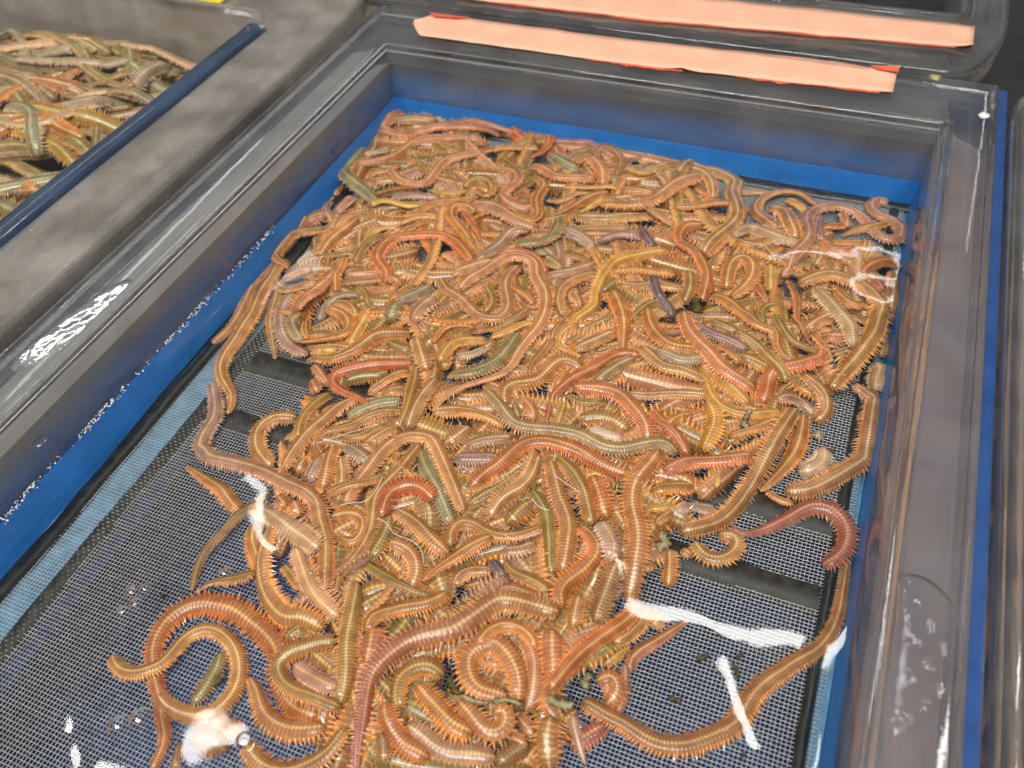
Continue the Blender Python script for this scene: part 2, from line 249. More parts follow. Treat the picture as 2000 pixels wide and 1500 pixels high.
TRACES = '''
3 90 t P|B 560,340 B 420,290 B 200,270 B 0,285 A 1750,330 A 1600,310 A 1525,240 A 1560,150 A 1680,100 A 1850,125 B 80,165 B 250,190 B 420,190 B 560,220 B 680,250|long salmon ragworm looped back on itself in the back left corner of heap@salmon back-corner loop
3 72 u PO|A 1340,550 A 1500,540 A 1640,500 A 1740,430 A 1850,370 A 2000,355 B 100,360 B 250,350 B 340,360 B 440,410
4 100 h G|A 1350,430 A 1260,490 A 1220,570 A 1270,660 A 1370,740 A 1450,810 A 1510,880|grey green ragworm bent like an elbow on the heap's back left edge@grey green elbow worm
4 60 u Y|A 1460,890 A 1540,850 A 1640,860 A 1740,890 A 1850,880
3 60 u O|A 1170,620 A 1190,700 A 1190,790 A 1130,760 A 1110,700
3 40 T P|A 1020,820 A 1060,855 A 1120,850 A 1180,820|small pink hook of a ragworm poking over the blue floor at left@small pink hook
3 66 h PT|A 880,950 A 790,1060 A 700,1200 A 640,1310 A 570,1420 D 520,180 D 450,330 D 380,450 D 300,540 D 215,610|thin brown ragworm stretched straight along the left edge onto the black gasket@thin left-edge worm
3 80 u OT|A 1200,980 A 1150,1050 A 1050,1080 A 930,1090 A 800,1130 A 720,1190 A 710,1270 A 760,1330 A 830,1370|orange tan ragworm bent in a C at the left edge of heap@left C-shaped worm
2 90 u PT|A 1350,980 A 1250,1070 A 1150,1150 A 1090,1230 A 1060,1290
3 60 u T|A 1440,920 A 1330,950 A 1240,1000 A 1180,1060
4 50 t Y|A 1670,1060 A 1560,1060 A 1470,1100 A 1400,1160
4 95 u OR|B 330,1330 B 220,1190 B 120,1130 B 0,1115 A 1800,1120 A 1650,1140 A 1560,1200 A 1510,1290 A 1550,1370 A 1585,1430 A 1560,1480|bright orange ragworm arched like a cane in the heap's left back half@bright orange cane worm
4 60 t V|A 1330,1250 A 1200,1270 A 1080,1280 A 960,1310 A 860,1360 A 780,1410
3 60 u O|A 1000,1380 A 900,1400 A 820,1440 A 770,1465
4 75 u O|A 1250,1290 A 1210,1400 D 1190,60 D 1185,130 D 1180,200
3 80 u P|A 1540,1410 A 1400,1420 A 1260,1430
4 90 u OP|D 1140,100 D 1020,190 D 930,270 D 880,350
3 70 u V|A 1560,1110 A 1450,1170 A 1380,1250 A 1330,1340
4 70 t O|B 350,825 B 200,850 B 0,880 A 1850,930 A 1700,970 A 1560,960
3 70 u YT|A 1990,980 A 1870,970 A 1760,1000 A 1680,1030
3 60 u O|A 1680,570 A 1560,620 A 1460,640 A 1420,690
3 78 u PT|B 850,440 B 600,435 B 450,455 B 300,490 B 160,520 B 80,570 B 20,650 A 1880,710 A 1780,715 A 1680,680 A 1620,610
2 90 u T|A 1640,230 A 1780,210 A 1920,220 B 60,220
2 60 h W|A 1400,480 A 1500,470 A 1600,440
2 90 u T|A 1480,690 A 1600,690 A 1720,660
2 55 u R|A 1620,770 A 1720,750 A 1830,740
2 80 u M|A 1620,820 A 1800,810 A 2000,830
1 100 u P|A 880,1070 A 1000,990 A 1120,950
3 50 u M|A 1120,970 A 1110,900 A 1150,850
2 90 u MP|A 1180,950 A 1250,880 A 1310,820
3 45 u V|A 1900,640 A 1860,590 A 1790,600 A 1840,650
5 92 t R|B 740,370 B 670,330 B 660,260 B 740,230 B 850,240 B 920,290 B 930,380 B 890,450 B 790,510|bright red orange ragworm curled into a hook against the back wall@red orange back hook
2 118 u TP|B 1000,370 B 1200,370 B 1400,400 B 1600,440 B 1800,490 B 1960,550|thick tan ragworm lying along the back edge of the heap@thick back-edge worm
4 50 t MD|B 960,360 B 1100,350 B 1220,390 B 1350,460 B 1480,520 B 1600,520 B 1680,480 B 1725,395|thin mauve ragworm whose tail tip sticks out over the back blue floor@thin mauve back worm
4 58 u OB|B 1450,650 B 1490,560 B 1460,480 B 1370,430 B 1310,470 B 1350,570 B 1450,560|brown orange ragworm twisted into a small ring at the back of the heap@small brown ring
4 100 u P|B 1345,730 B 1350,640 B 1310,570 B 1245,520
3 60 u O|B 1270,500 B 1200,510 B 1140,560
2 110 h G|B 940,495 B 1020,540 B 1100,590 B 1180,630|blunt grey green ragworm end lying between orange ones near the back
3 60 u V|B 560,510 B 640,570 B 720,620 B 830,610 B 900,660 B 1010,700
4 88 u OP|B 790,580 B 880,600 B 960,650 B 1080,670 B 1200,670 B 1290,690
4 95 u P|B 520,620 B 620,620 B 680,680 B 620,760 B 570,820 B 640,880 B 740,910 B 810,890|salmon ragworm bent in a Z in the back middle of the heap@salmon Z worm
5 85 t O|B 820,670 B 890,720 B 850,800 B 830,880 B 840,960 B 790,1000 B 720,970 B 650,910 B 590,900|orange ragworm hanging in a J shape in the back middle of the heap@orange J worm
3 80 u VB|B 790,690 B 700,750 B 630,810
3 60 u V|B 780,860 B 690,830
5 50 T YV|B -20,765 B 100,785 B 200,785 B 300,770|short lemon yellow tail lying level across the back left of the heap@lemon yellow tail
4 80 u VO|B 260,750 B 340,690 B 440,690 B 490,760 B 450,810 B 370,760
4 80 u O|B 320,1180 B 240,1070 B 165,970 B 190,900 B 290,895 B 360,940
5 60 t R|B 250,930 B 310,1020 B 370,1110 B 395,1170
3 128 u PM|B 330,880 B 450,890 B 560,930 B 660,1000 B 760,1040 B 860,1070
4 110 u GV|B 670,1190 B 800,1180 B 920,1150 B 1000,1080 B 1010,990|dark olive grey ragworm curving upward behind the U shaped pink one@olive grey curve
4 100 u MT|B 360,1300 B 480,1240 B 570,1160 B 650,1090 B 770,1080
5 70 T O|B 940,968 B 1050,930 B 1160,870 B 1270,810 B 1400,785
4 60 u OY|B 1440,800 B 1480,770 B 1420,740 B 1300,745 B 1150,745 B 1030,745
3 70 u T|B 920,840 B 1030,850 B 1130,800 B 1260,790
4 130 u TP|B 1340,880 B 1500,890 B 1650,880 B 1780,830 B 1880,750 B 1990,690 C 190,265|thick tan ragworm rising to the right behind the heap's middle@thick rising tan worm
3 110 u T|B 1160,980 B 1350,990 B 1500,980 B 1750,975
5 50 T Y|B 1170,945 B 1260,890 B 1360,830
3 70 u YT|B 1540,590 B 1650,630 B 1740,610 B 1830,570 B 1970,545
3 70 u T|B 1770,610 B 1830,680 B 1850,750
3 80 u O|B 1490,765 B 1620,770 B 1750,795
4 112 h WM|B 1285,1230 B 1220,1160 B 1150,1110 B 1050,1070|pale mauve blunt ragworm head in the back middle of the heap@pale blunt head
3 110 u M|B 1310,1170 B 1450,1120 B 1550,1110 B 1650,1135
4 70 u OT|B 1700,900 B 1800,970 B 1910,1045
4 60 u U|B 1635,1050 B 1680,1120 B 1750,1210
5 98 u OR|C 205,640 C 80,650 C 25,720 C 40,790 C 130,840 C 200,930 C 240,1030 C 230,1130 C 200,1240|orange ragworm in a tall S shape right of the heap's middle@tall orange S
5 92 t OY|B 1840,1245 B 1700,1260 B 1560,1290 B 1440,1330 B 1380,1400 E 1340,100 E 1290,230 E 1280,310 E 1180,390 E 1080,480 E 1010,560 E 1015,630 E 1100,670 E 1185,712|long golden ragworm zigzagging down the centre of the heap@long golden zigzag
3 90 u MT|B 920,1430 B 1050,1410 B 1180,1380 B 1290,1340
4 85 u OT|E 1035,390 E 1010,260 E 1040,170 E 1120,110 E 1230,70 E 1310,60
3 80 h G|B 930,1265 B 820,1235
3 110 h GT|B 1030,1385 B 910,1290
5 108 t PT|E 225,185 E 310,100 B 420,1400 B 530,1325 B 640,1285 B 740,1295 B 820,1350 E 830,80 E 890,190 E 905,290 E 890,380 E 840,480 E 760,580 E 680,690 E 630,780 E 540,850 E 420,890 E 290,930 E 170,985 E 80,1060 E 15,1135|longest pinkish tan ragworm arching over the centre of the heap@longest centre arch
4 60 u R|B 560,1250 B 680,1235 B 800,1270 B 870,1340 B 905,1410
4 90 u TP|B 160,1430 B 280,1380 B 400,1340 B 500,1320
5 92 h PT|E 690,0 E 600,100 E 590,200 E 610,310 E 570,390 E 470,410 E 370,380 E 300,310 E 220,240 E 130,180 E 85,100|pale pink ragworm lying as a wide U in the centre@pale pink U
4 85 u OV|E 420,160 E 480,240 E 470,310 E 420,360
4 60 u O|E 20,600 E 90,500 E 180,460 E 300,460 E 350,475
4 75 u OV|E 210,535 E 350,500 E 480,480 E 620,430 E 770,330
4 70 u YO|E 470,555 E 600,510 E 700,460 E 830,440
4 90 u OY|E 70,750 E 130,650 E 220,590 E 330,580 E 440,580
3 90 u TW|E 440,640 E 330,690 E 200,700
4 122 u GV|E 150,850 E 300,840 E 430,800 E 530,740 E 600,660 E 690,530|fat grey green ringed ragworm left of the longest arching one@fat grey green worm
5 85 t OB|E 1110,365 E 1010,470 E 950,570 E 870,680 E 800,760 E 775,840|brown orange leaf shaped ragworm slanting through the centre of the heap@brown slanting leaf worm
4 122 u TO|E 590,1090 E 590,970 E 700,920 E 820,900 E 900,840 E 970,770 E 1060,740 E 1140,770 E 1190,820|tan ragworm humped in a lying S below the longest arching one@tan lying S
5 92 t R|E 1640,700 E 1520,680 E 1400,720 E 1290,790 E 1180,840 E 1080,900 E 1000,970 E 950,1040 E 930,1120 E 905,1220|rust red ragworm slanting down across the middle of the heap@rust red diagonal
4 130 T O|E 1500,670 E 1510,520 E 1510,420 E 1480,310 E 1420,205|orange ragworm with broad fringe standing upright right of centre@broad orange leaf worm
3 105 h GT|E 1600,715 E 1490,765 E 1400,825 E 1290,905
5 125 u PR|E 1120,950 E 1240,950 E 1370,970 E 1480,1010 E 1560,1090 E 1640,1180 E 1690,1270 E 1700,1370|glossy salmon ragworm curving down like a sickle right of centre@glossy salmon sickle
5 118 u GT|E 430,970 E 520,1060 E 580,1140 E 650,1220 E 760,1260 E 900,1270 E 1060,1290 E 1200,1330 E 1330,1400 E 1470,1430 E 1600,1410 E 1740,1380 E 1840,1390 E 1930,1470|long grey tan ragworm waving across the whole middle of the heap@long grey wave
4 122 u OT|E 20,1140 E 180,1130 E 330,1150 E 470,1190 E 590,1255
4 120 u T|E 1650,630 E 1740,720 E 1830,790 E 1930,810 F 160,510 F 295,565
4 112 u O|E 1700,330 E 1720,450 E 1790,560 E 1900,630 F 160,320 F 240,330
3 100 u WG|E 1770,660 E 1880,700 F 120,410 F 310,400
4 75 u U|E 1735,70 E 1760,160 E 1800,250 E 1860,320 E 1895,400|thin dark purple ragworm hanging down right of the heap's centre@dark purple worm
4 92 u T|E 1540,995 E 1700,1010 E 1850,1000 F 160,680 F 330,690
3 120 u VT|E 1150,1200 E 1300,1180 E 1440,1210 E 1550,1290
3 90 u W|E 1240,1270 E 1370,1310 E 1510,1355
3 92 u R|E 1740,1120 E 1800,1200 F 30,940 F 110,1040 F 175,1160
3 112 h P|E 730,1040 E 790,1120 E 800,1220
3 60 u V|E 655,1060 E 690,1190
3 70 u YV|E 1055,1050 E 1020,1150 E 995,1240
3 70 u V|E 1080,1000 E 1200,1060 E 1340,1050
3 90 u T|E 1110,210 E 1150,270 E 1160,340
3 75 u O|E 650,70 E 660,160 E 740,220 E 820,300
3 75 u O|E 670,280 E 750,385
3 80 u VT|E 1050,610 E 1180,520 E 1300,460 E 1430,400
3 100 u T|E 1120,660 E 1250,600 E 1380,540 E 1450,515
3 80 u T|E 1250,695 E 1350,690 E 1450,645
3 100 u T|E 1470,140 E 1600,160 E 1750,150 E 1900,170 E 1990,170
3 130 u T|E 110,1400 E 200,1340 E 310,1260
3 100 u MT|E 280,1405 E 430,1360 E 640,1335
3 65 u V|E 1590,390 E 1680,310 E 1780,270
4 60 u V|E 1340,195 E 1430,130 E 1470,50
2 52 u T|C 500,390 C 640,380 C 770,405
2 50 u P|C 1100,470 C 1260,500
4 85 u TP|C 800,670 C 700,600 C 630,530 C 650,460 C 740,400 C 860,380 C 980,400 C 1070,460 C 1120,500|tan ragworm arched in a low bridge before the back mesh@tan back bridge
5 96 h PM|C 825,1045 C 890,960 C 920,870 C 1000,790 C 1040,700 C 1020,600 C 1070,530 C 1180,495 C 1300,500 C 1400,540 C 1480,600 C 1540,680 C 1620,740 C 1720,750 C 1780,715 C 1750,650 C 1680,600 C 1590,560 C 1525,500 C 1560,450 C 1670,430|very long pink ragworm looping up to the back right corner@long pink corner looper
4 95 u T|C 20,230 C 80,160 C 160,150 C 270,200 C 400,260 C 460,310 C 440,380 C 460,450 C 480,560 C 430,640 C 340,710 C 260,780 C 215,860|tan ragworm running down the heap's back right shoulder in a wave@tan shoulder worm
3 75 u T|C 120,195 C 220,230 C 280,320 C 290,430
4 90 u TO|C -20,490 C 120,490 C 280,470 C 440,470
4 100 u TW|C 440,730 C 540,670 C 650,680 C 760,720 C 860,760 C 960,770
3 110 u TO|C 730,510 C 830,530 C 880,600 C 920,680 C 945,750
3 80 u OY|C 870,440 C 980,500 C 1010,550
5 70 t O|C 1650,630 C 1520,650 C 1400,680 C 1290,725|orange ragworm lying straight under the pink looper near the right wall@straight orange worm
4 65 u OR|C 1130,760 C 1220,820 C 1300,830 C 1380,820
4 65 u O|C 1210,770 C 1340,775 C 1470,770
3 80 u O|C 1140,660 C 1310,640
3 80 u P|C 1305,550 C 1345,660
3 60 u M|C 1130,560 C 1120,660 C 1145,760
3 66 u T|C 1510,760 C 1490,860 C 1450,895
4 112 u TO|C 430,1210 C 540,1130 C 600,1030 C 590,940 C 520,900 C 440,940 C 405,1050 C 395,1140|tan orange ragworm bent into a teardrop loop right of centre@tan teardrop loop
5 138 u TO|C 950,1105 C 1080,1050 C 1200,1030 C 1330,1060 C 1440,1110 C 1530,1180 C 1600,1280 F 1660,80 F 1630,200 F 1560,310 F 1480,420 F 1390,520 F 1285,640|largest tan orange ragworm bent like a boomerang beside the right wall@big boomerang worm
4 85 u OR|C 1440,1020 C 1530,950 C 1640,920 C 1740,940 C 1830,990
3 110 u OT|C 1690,1010 C 1740,1100 C 1750,1200 C 1740,1320 C 1690,1420
2 100 u D|C 1550,1070 C 1620,1170
4 128 u TW|C 1100,1150 C 1200,1250 C 1290,1350 C 1360,1440 F 1450,220 F 1465,320|pale ribbed ragworm lying inside the bend of the big boomerang@pale ribbed worm
4 85 t OR|C 860,1070 C 930,1170 C 950,1280 C 950,1400 F 1040,110 F 1090,210 F 1140,300
4 112 t O|C 270,1195 C 390,1230 C 490,1310 C 590,1380 F 700,130 F 790,170 F 860,210 F 870,300 F 930,380 F 995,412|orange ragworm with a dense curled fringe in the right half of the heap@dense fringed curl
5 60 u V|C 690,1400 C 665,1330 C 720,1270 C 810,1260|small dark olive hook above the dense fringed curl@small olive hook
3 70 u OR|C 640,1090 C 680,1180 C 720,1260
3 80 u YT|C 740,950 C 740,1080 C 740,1160
3 95 u VO|C 100,1000 C 110,1130 C 60,1250
3 80 u O|C 390,740 C 300,830 C 240,890
3 80 u O|C 470,760 C 560,790 C 640,790
3 110 u T|C 1000,1460 C 1120,1390 C 1220,1330
3 70 u O|C 1250,1150 C 1340,1240 C 1450,1285
3 60 u O|C 1380,1310 C 1460,1410
3 80 u T|C 1040,860 C 1130,880 C 1080,960
5 130 h P|F 140,40 F 180,170 F 250,270 F 340,360 F 420,460 F 520,540 F 620,600 F 700,660|smooth salmon ragworm slanting down to the right on top of heap@smooth salmon slant
4 130 u PR|F 755,750 F 790,630 F 810,550 F 880,490 F 1000,460 F 1120,430 F 1210,390 F 1210,330|pinkish red ragworm bent like a knee beside the salmon slanting one@pink red knee
5 88 u VT|F 550,190 F 660,260 F 750,340 F 840,420 F 910,490 F 940,590|olive tan thin fringed ragworm lying across the pinkish red knee@olive tan crosser
4 90 u UM|F 240,130 F 340,200 F 450,240 F 560,290 F 650,335|purplish grey ragworm beside the smooth salmon slanting one@purple grey worm
3 80 u V|F 350,105 F 480,160 F 570,195
4 110 u YO|F 280,450 F 400,530 F 490,610 F 570,690 F 650,765
5 84 u OY|F 320,590 F 360,690 F 430,770 F 530,820 F 650,840 F 770,830 F 905,820|orange ragworm bent like an L with a smooth bottom in the right half@orange L worm
4 110 h MT|F 1190,875 F 1150,830 F 1080,760 F 980,710 F 860,720
5 110 u TO|F 1070,530 F 1160,600 F 1230,680 F 1250,780 F 1220,850 F 1160,895
5 130 u PT|F 1460,605 F 1570,680 F 1660,760 F 1680,880 F 1680,1000 F 1650,1110 F 1560,1190 F 1440,1260 F 1330,1320 F 1200,1390 F 1080,1430 F 930,1440|large ragworm bowed in an arc against the right wall over bare mesh@large right-wall arc
4 130 u TW|F 1630,440 F 1690,550 F 1650,670
4 80 u YO|F 1840,200 F 1760,280 F 1670,390|bright yellow orange fringed tail beside the right wall@bright yellow tail
5 128 u TO|F 1010,800 F 920,930 F 850,1040 F 780,1170 I 870,370 I 790,490 I 700,600 I 590,680 I 460,720 I 320,755|tan orange ragworm running diagonally down to the heap's right front edge@tan right diagonal
4 128 t O|F 1075,840 F 1055,960 F 1030,1080 F 980,1190 F 900,1290 F 820,1370 F 735,1440|golden orange tapered ragworm beside the tan right diagonal one@golden tapered worm
3 160 h W|I 1420,100 I 1430,190 I 1360,260 I 1230,290|pale whitish ribbed ragworm belly up on the mesh near right wall@pale belly-up worm
4 138 u PR|F -20,1280 F 150,1220 F 300,1210 F 450,1200 F 670,1160|glossy pinkish orange ragworm lying level at the heap's right front@glossy level worm
4 140 u OY|F 330,740 F 390,870 F 360,1000 F 295,1130
4 80 u O|F 490,1005 F 620,970 F 740,930 F 830,885
3 80 u O|F 10,915 F 100,860 F 210,840
3 80 u OT|F 50,780 F 190,790
1 100 u G|F 1150,980 F 1240,1010
2 85 u V|F 1540,830 F 1560,940 F 1570,1040
4 70 t O|F 1150,210 F 1250,320 F 1305,430
2 120 u P|F 1230,240 F 1390,230
5 66 t V|F 850,50 F 920,180 F 1000,270 F 1080,310 F 1170,352|dark olive tail curving down to the pinkish red knee@dark olive tail
2 110 u T|F 590,380 F 700,430 F 810,495
3 80 u O|F 400,290 F 500,350 F 595,440
4 118 t OT|D 740,0 D 680,100 D 600,230 D 540,370 D 470,480 D 400,590 D 330,690 D 290,790 D 310,900 D 360,980 D 370,1070 D 335,1155|long orange ragworm stretched down the left side over the mesh@long orange left worm
5 124 h M>O|D 220,905 D 240,1010 D 250,1130 D 220,1230 D 160,1320 D 130,1430 G 150,110 G 190,160 G 300,200 G 430,230 G 600,280 G 730,340 G 850,400 G 960,450 G 1040,540 G 1060,650 G 1090,750 G 1110,880 G 1110,1000 G 1105,1120 G 1100,1250|very long mauve headed ragworm bending from left mesh into the heap@long mauve headed worm
3 70 t OT|D 740,160 D 705,300 D 675,430 D 690,570 D 712,725|thin orange tail hanging onto bare mesh left of the heap@thin hanging tail
4 80 u T|D 710,110 D 780,180 D 900,160 D 1040,125
3 110 u M|D 850,220 D 780,330 D 760,450 D 790,570 D 870,650 D 970,695|mauve grey ragworm curved along the heap's left edge@mauve left curve
2 100 u GT|D 910,390 D 840,430 D 870,520 D 930,590
4 80 u GM|D 1055,430 D 1100,320 D 1180,250 D 1290,220 D 1380,225
5 55 t V|D 1350,165 D 1420,220 D 1440,300 D 1500,325
5 98 T O|D 900,595 D 1030,580 D 1150,560 D 1250,530 D 1290,450 D 1230,370 D 1130,335|orange ragworm hooked like a fish hook in the left half@orange fish hook
4 100 u TO|D 1140,310 D 1260,300 D 1330,370 D 1340,470
4 85 u YO|D 1450,330 D 1400,430 D 1340,530 D 1295,620|golden yellow straight ragworm right of the orange fish hook@golden yellow straight worm
5 120 T O|D 955,750 D 1010,720 D 1120,730 D 1250,700 D 1380,630 D 1490,550 D 1600,530 D 1770,530|orange ragworm with pale midline swelling toward the right in left half@orange swelling worm
5 92 t R|D 1790,760 D 1620,760 D 1450,770 D 1300,800 D 1190,840 D 1160,910 D 1240,980 D 1340,1020 D 1440,1075|vivid red orange ragworm folded in a hairpin left of centre@vivid red hairpin
4 92 u V|D 1260,900 D 1380,860 D 1500,850 D 1600,830
4 95 u OT|D 1430,1000 D 1560,910 D 1670,850 D 1780,830
5 98 t OV|D 1810,760 D 1800,880 D 1770,1000 D 1740,1100 D 1685,1230
5 128 h T|D 1810,560 D 1850,690 D 1900,820
5 92 t OV|D 1710,1140 D 1560,1140 D 1430,1180 D 1320,1240 D 1200,1270 D 1090,1300 D 1040,1370 D 1075,1460|orange edged olive ragworm with its tail hooked down left of centre@olive hooked tail worm
4 112 u TO|D 1360,1035 D 1200,1110 D 1090,1200 D 980,1290 D 900,1390 G 830,170 G 770,280|tan ragworm slanting down to the left below the vivid red hairpin@tan left slant
3 120 u TO|D 890,1190 D 740,1180 D 620,1240 D 570,1350 D 590,1450 G 620,170 G 690,250|tan ragworm looping out onto the mesh in a wide C@wide tan C
4 80 u VO|D 1140,995 D 1040,1060 D 960,1140 D 910,1230 D 885,1330
3 100 u G|D 1710,1050 D 1560,1060 D 1400,1110 D 1270,1180
2 110 u T|D 1730,960 D 1570,990
3 145 h MG|G 1260,90 G 1370,150 G 1460,230
4 90 u MG|D 1940,155 D 1800,220 D 1660,275
3 140 u G|D 1660,310 D 1600,430
3 128 u TM|D 1960,250 D 1850,340 D 1780,450
3 70 u OV|D 1230,130 D 1350,120 D 1480,110 D 1570,90
4 60 u O|D 1440,170 D 1560,180 D 1660,150 D 1660,110 D 1550,100
3 90 u V|D 1580,600 D 1700,640 D 1780,665
3 60 u Y|D 1070,660 D 1210,650
3 60 u O|D 960,420 D 950,520 D 975,570
4 45 u O|D 730,355 D 860,360
4 110 u T|D 1740,1270 D 1800,1130 D 1870,1010 D 1970,880
3 80 u P|D 1010,770 D 1080,860 D 1115,940
2 90 u P|D 1005,890 D 1045,990
3 90 u VO|D 1220,1330 D 1370,1330 D 1480,1280 D 1570,1235
4 110 u T|D 1420,1390 D 1560,1310 D 1660,1270
3 108 T O|G 20,240 G 100,300 G 200,370 G 290,430 G 360,520 G 440,600|orange ragworm with a tapered tail reaching left onto the mesh@orange left tail
4 88 t VB|G 650,430 G 580,520 G 480,590 G 380,670 G 270,790 G 170,900 G 110,1020 G 80,1120 G 58,1215|dark olive ragworm trailing down over bare mesh at left@dark olive trailer
5 165 h TW|G 510,555 G 640,610 G 760,680 G 880,760 G 990,830 G 1060,900|pale broad headed ragworm under a white water glint at left@pale broad head worm
3 118 u O|G 555,690 G 540,820 G 560,930 G 580,1000 G 585,1120
4 165 u TO|G 685,720 G 650,850 G 620,960 G 620,1080 G 650,1220 G 710,1330 G 800,1410 G 920,1420 G 1030,1470 G 1100,1510|broad tan ragworm with a pale midline bending like a J at front left@broad tan J
5 140 h WP|G 865,880 G 910,1000 G 960,1120 G 1040,1250 G 1130,1350 G 1215,1425|pale ragworm with a strong yellow stripe along its back@yellow striped worm
3 90 u OV|G 770,1020 G 860,1110 G 920,1200
4 88 T OV|G 85,1240 G 180,1170 G 300,1140 G 420,1120 G 550,1075
5 115 u PT|G 1255,540 G 1340,400 G 1440,270 G 1550,130 G 1680,30 G 1800,5 G 1920,30 H 140,110 H 190,230 H 240,350 H 290,470 H 340,610|pinkish tan ragworm arched like an inverted V at front left of centre@inverted V worm
4 118 u G|H 20,120 H 50,240 H 110,370 H 160,480 H 210,600 H 255,700|grey green ragworm under the inverted V with glints along it@grey green under V
5 102 t OT|G 1840,70 G 1760,170 G 1680,270 G 1580,370 G 1510,460 G 1480,560 G 1470,680 G 1440,780 G 1370,900 G 1290,1000 G 1210,1110 G 1180,1240|long orange brown ragworm winding down inside the inverted V@long winding worm
5 88 u OV|G 1100,465 G 1230,410 G 1350,380 G 1480,350 G 1570,300
4 120 u R|G 1540,640 G 1570,520 G 1640,430 G 1760,390 G 1870,420 G 1950,510|red orange deeply fringed ragworm arched below the inverted V@red fringed arch
4 90 u O|G 1150,640 G 1270,610 G 1380,640 G 1400,720 G 1330,830 G 1220,810|orange ragworm curled in a ring at front left of the heap@orange front ring
5 148 u OT|G 1650,590 G 1750,660 G 1850,740 G 1940,830 H 150,870 H 230,940|thick golden tan ragworm slanting right with a long glint@thick glinting slant
3 130 u V|G 1610,630 G 1580,750 G 1520,870 G 1450,970
4 128 u TP|G 1600,840 G 1730,890 G 1800,980 G 1810,1090 G 1770,1200
4 88 t V|G 1420,1000 G 1530,1080 G 1620,1130 G 1720,1180 G 1840,1230 H 80,1240
4 148 u VT|K 300,50 K 280,200 K 260,350 K 240,480 K 230,640 K 220,780 K 200,900 K 165,1010|olive translucent ragworm hanging straight down at the front left@olive straight hanger
5 128 u O|K 385,440 K 440,330 K 560,280 K 700,245 K 830,225 K 960,170 K 1020,130|orange deeply fringed ragworm lying level above the biggest front one@orange level fringe
3 120 u OP|G 1185,90 G 1140,200 G 1110,320 G 1075,430
2 110 u T|G 1230,170 G 1240,300 G 1220,440 G 1200,530
2 100 u T|G 940,190 G 880,300
2 110 u M|G 1065,180 G 1010,290 G 970,370
3 100 u P|G 1340,420 G 1280,540
3 120 u OP|G 850,520 G 905,640
3 110 u O|G 740,470 G 795,580
5 130 u RO|H 395,410 H 500,310 H 620,230 H 720,140 H 830,70 H 970,50 H 1120,80 H 1250,130 H 1370,200 H 1500,260 H 1650,310|glossy red orange ragworm arched like a bow in the front middle@glossy red bow
3 120 u VT|H 380,550 H 500,480 H 640,410 H 740,340 H 800,260
4 120 u T|H 925,160 H 890,260 H 840,350 H 760,420 H 660,480 H 590,560 H 545,650
5 148 u TO|H 1010,200 H 1050,350 H 1080,480 H 1130,600 H 1160,720 H 1150,850 H 1130,980 H 1105,1080|broad tan ragworm hanging straight down below the glossy red bow@broad central hanger
4 128 u OV|H 1070,180 H 1160,260 H 1230,350 H 1280,450 H 1310,560 H 1345,700
3 138 u OR|H 1340,320 H 1400,430 H 1430,550 H 1465,660
5 148 u OP|H 1860,130 H 1780,240 H 1700,340 H 1660,450 H 1660,570 H 1690,680 H 1710,800 H 1700,920 H 1680,1050 H 1660,1150 H 1630,1300|tall orange ragworm with jagged fringe hanging down the heap's right front@tall jagged worm
5 148 u OR|H 1240,720 H 1330,800 H 1370,900 H 1320,1000 H 1220,1090 H 1130,1160 H 1090,1250 H 1110,1350|orange ragworm curled like a comma in the front middle@orange comma worm
4 110 u V|H 870,430 H 940,530 H 990,630 H 1010,740 H 1020,850 H 1020,950 H 1030,1090|olive ragworm hanging down left of the broad central one@olive central hanger
5 108 u OB|H 240,870 H 250,760 H 310,690 H 400,690 H 490,740 H 620,790 H 750,790 H 860,760 H 960,715|orange brown ragworm with comb like legs lying as a wave@comb legged wave
5 128 t O|H 570,790 H 450,850 H 340,920 H 230,990 H 130,1050 H 30,1130
3 148 u WM|H 1410,680 H 1470,790 H 1500,890 H 1485,1000|pale lilac ragworm showing its belly beside the tall jagged one@pale lilac belly
4 100 T OV|H 665,980 H 720,1060 H 820,1110 H 920,1160 H 1010,1230
3 148 u OV|H 670,700 H 780,600 H 880,530
3 120 u M|H 270,180 H 430,180 H 620,180
4 120 u TP|H 570,1060 H 440,1060 H 330,1090 H 265,1190
3 70 u O|H 330,1185 H 450,1160 H 570,1140
3 100 u DO|H 600,1210 H 720,1200 H 860,1240 H 980,1290 H 1050,1360
3 120 u V|H 210,1450 H 330,1370 H 470,1305
5 190 t T>D|K 1890,285 K 1750,250 K 1600,210 K 1440,190 K 1330,240 K 1200,330 K 1060,410 K 900,450 K 760,490 K 620,570 K 490,680 K 410,800 K 380,930 K 360,1060 K 340,1200 K 320,1350 K 310,1520|biggest brown tan ragworm sweeping in an arch down to the bottom edge@biggest front arch
2 120 u MT|H 640,900 H 780,900 H 910,845
3 60 u U|H 1180,860 H 1225,970
3 145 u TB|H 1370,1470 H 1430,1300 H 1480,1150 H 1535,990
3 120 u OT|H 1195,1510 H 1220,1380 H 1245,1250
2 80 u MU|H 1540,1040 H 1550,1170 H 1490,1280
2 80 u U|H 550,970 H 670,1110
5 138 T D|I 710,725 I 850,770 I 970,740 I 1080,690 I 1190,630 I 1300,570 I 1420,560 I 1540,620 I 1610,720 I 1620,830 I 1570,930 I 1490,990 I 1425,1025|dark pinkish red ragworm hooked over bare mesh near the right wall@dark red hook
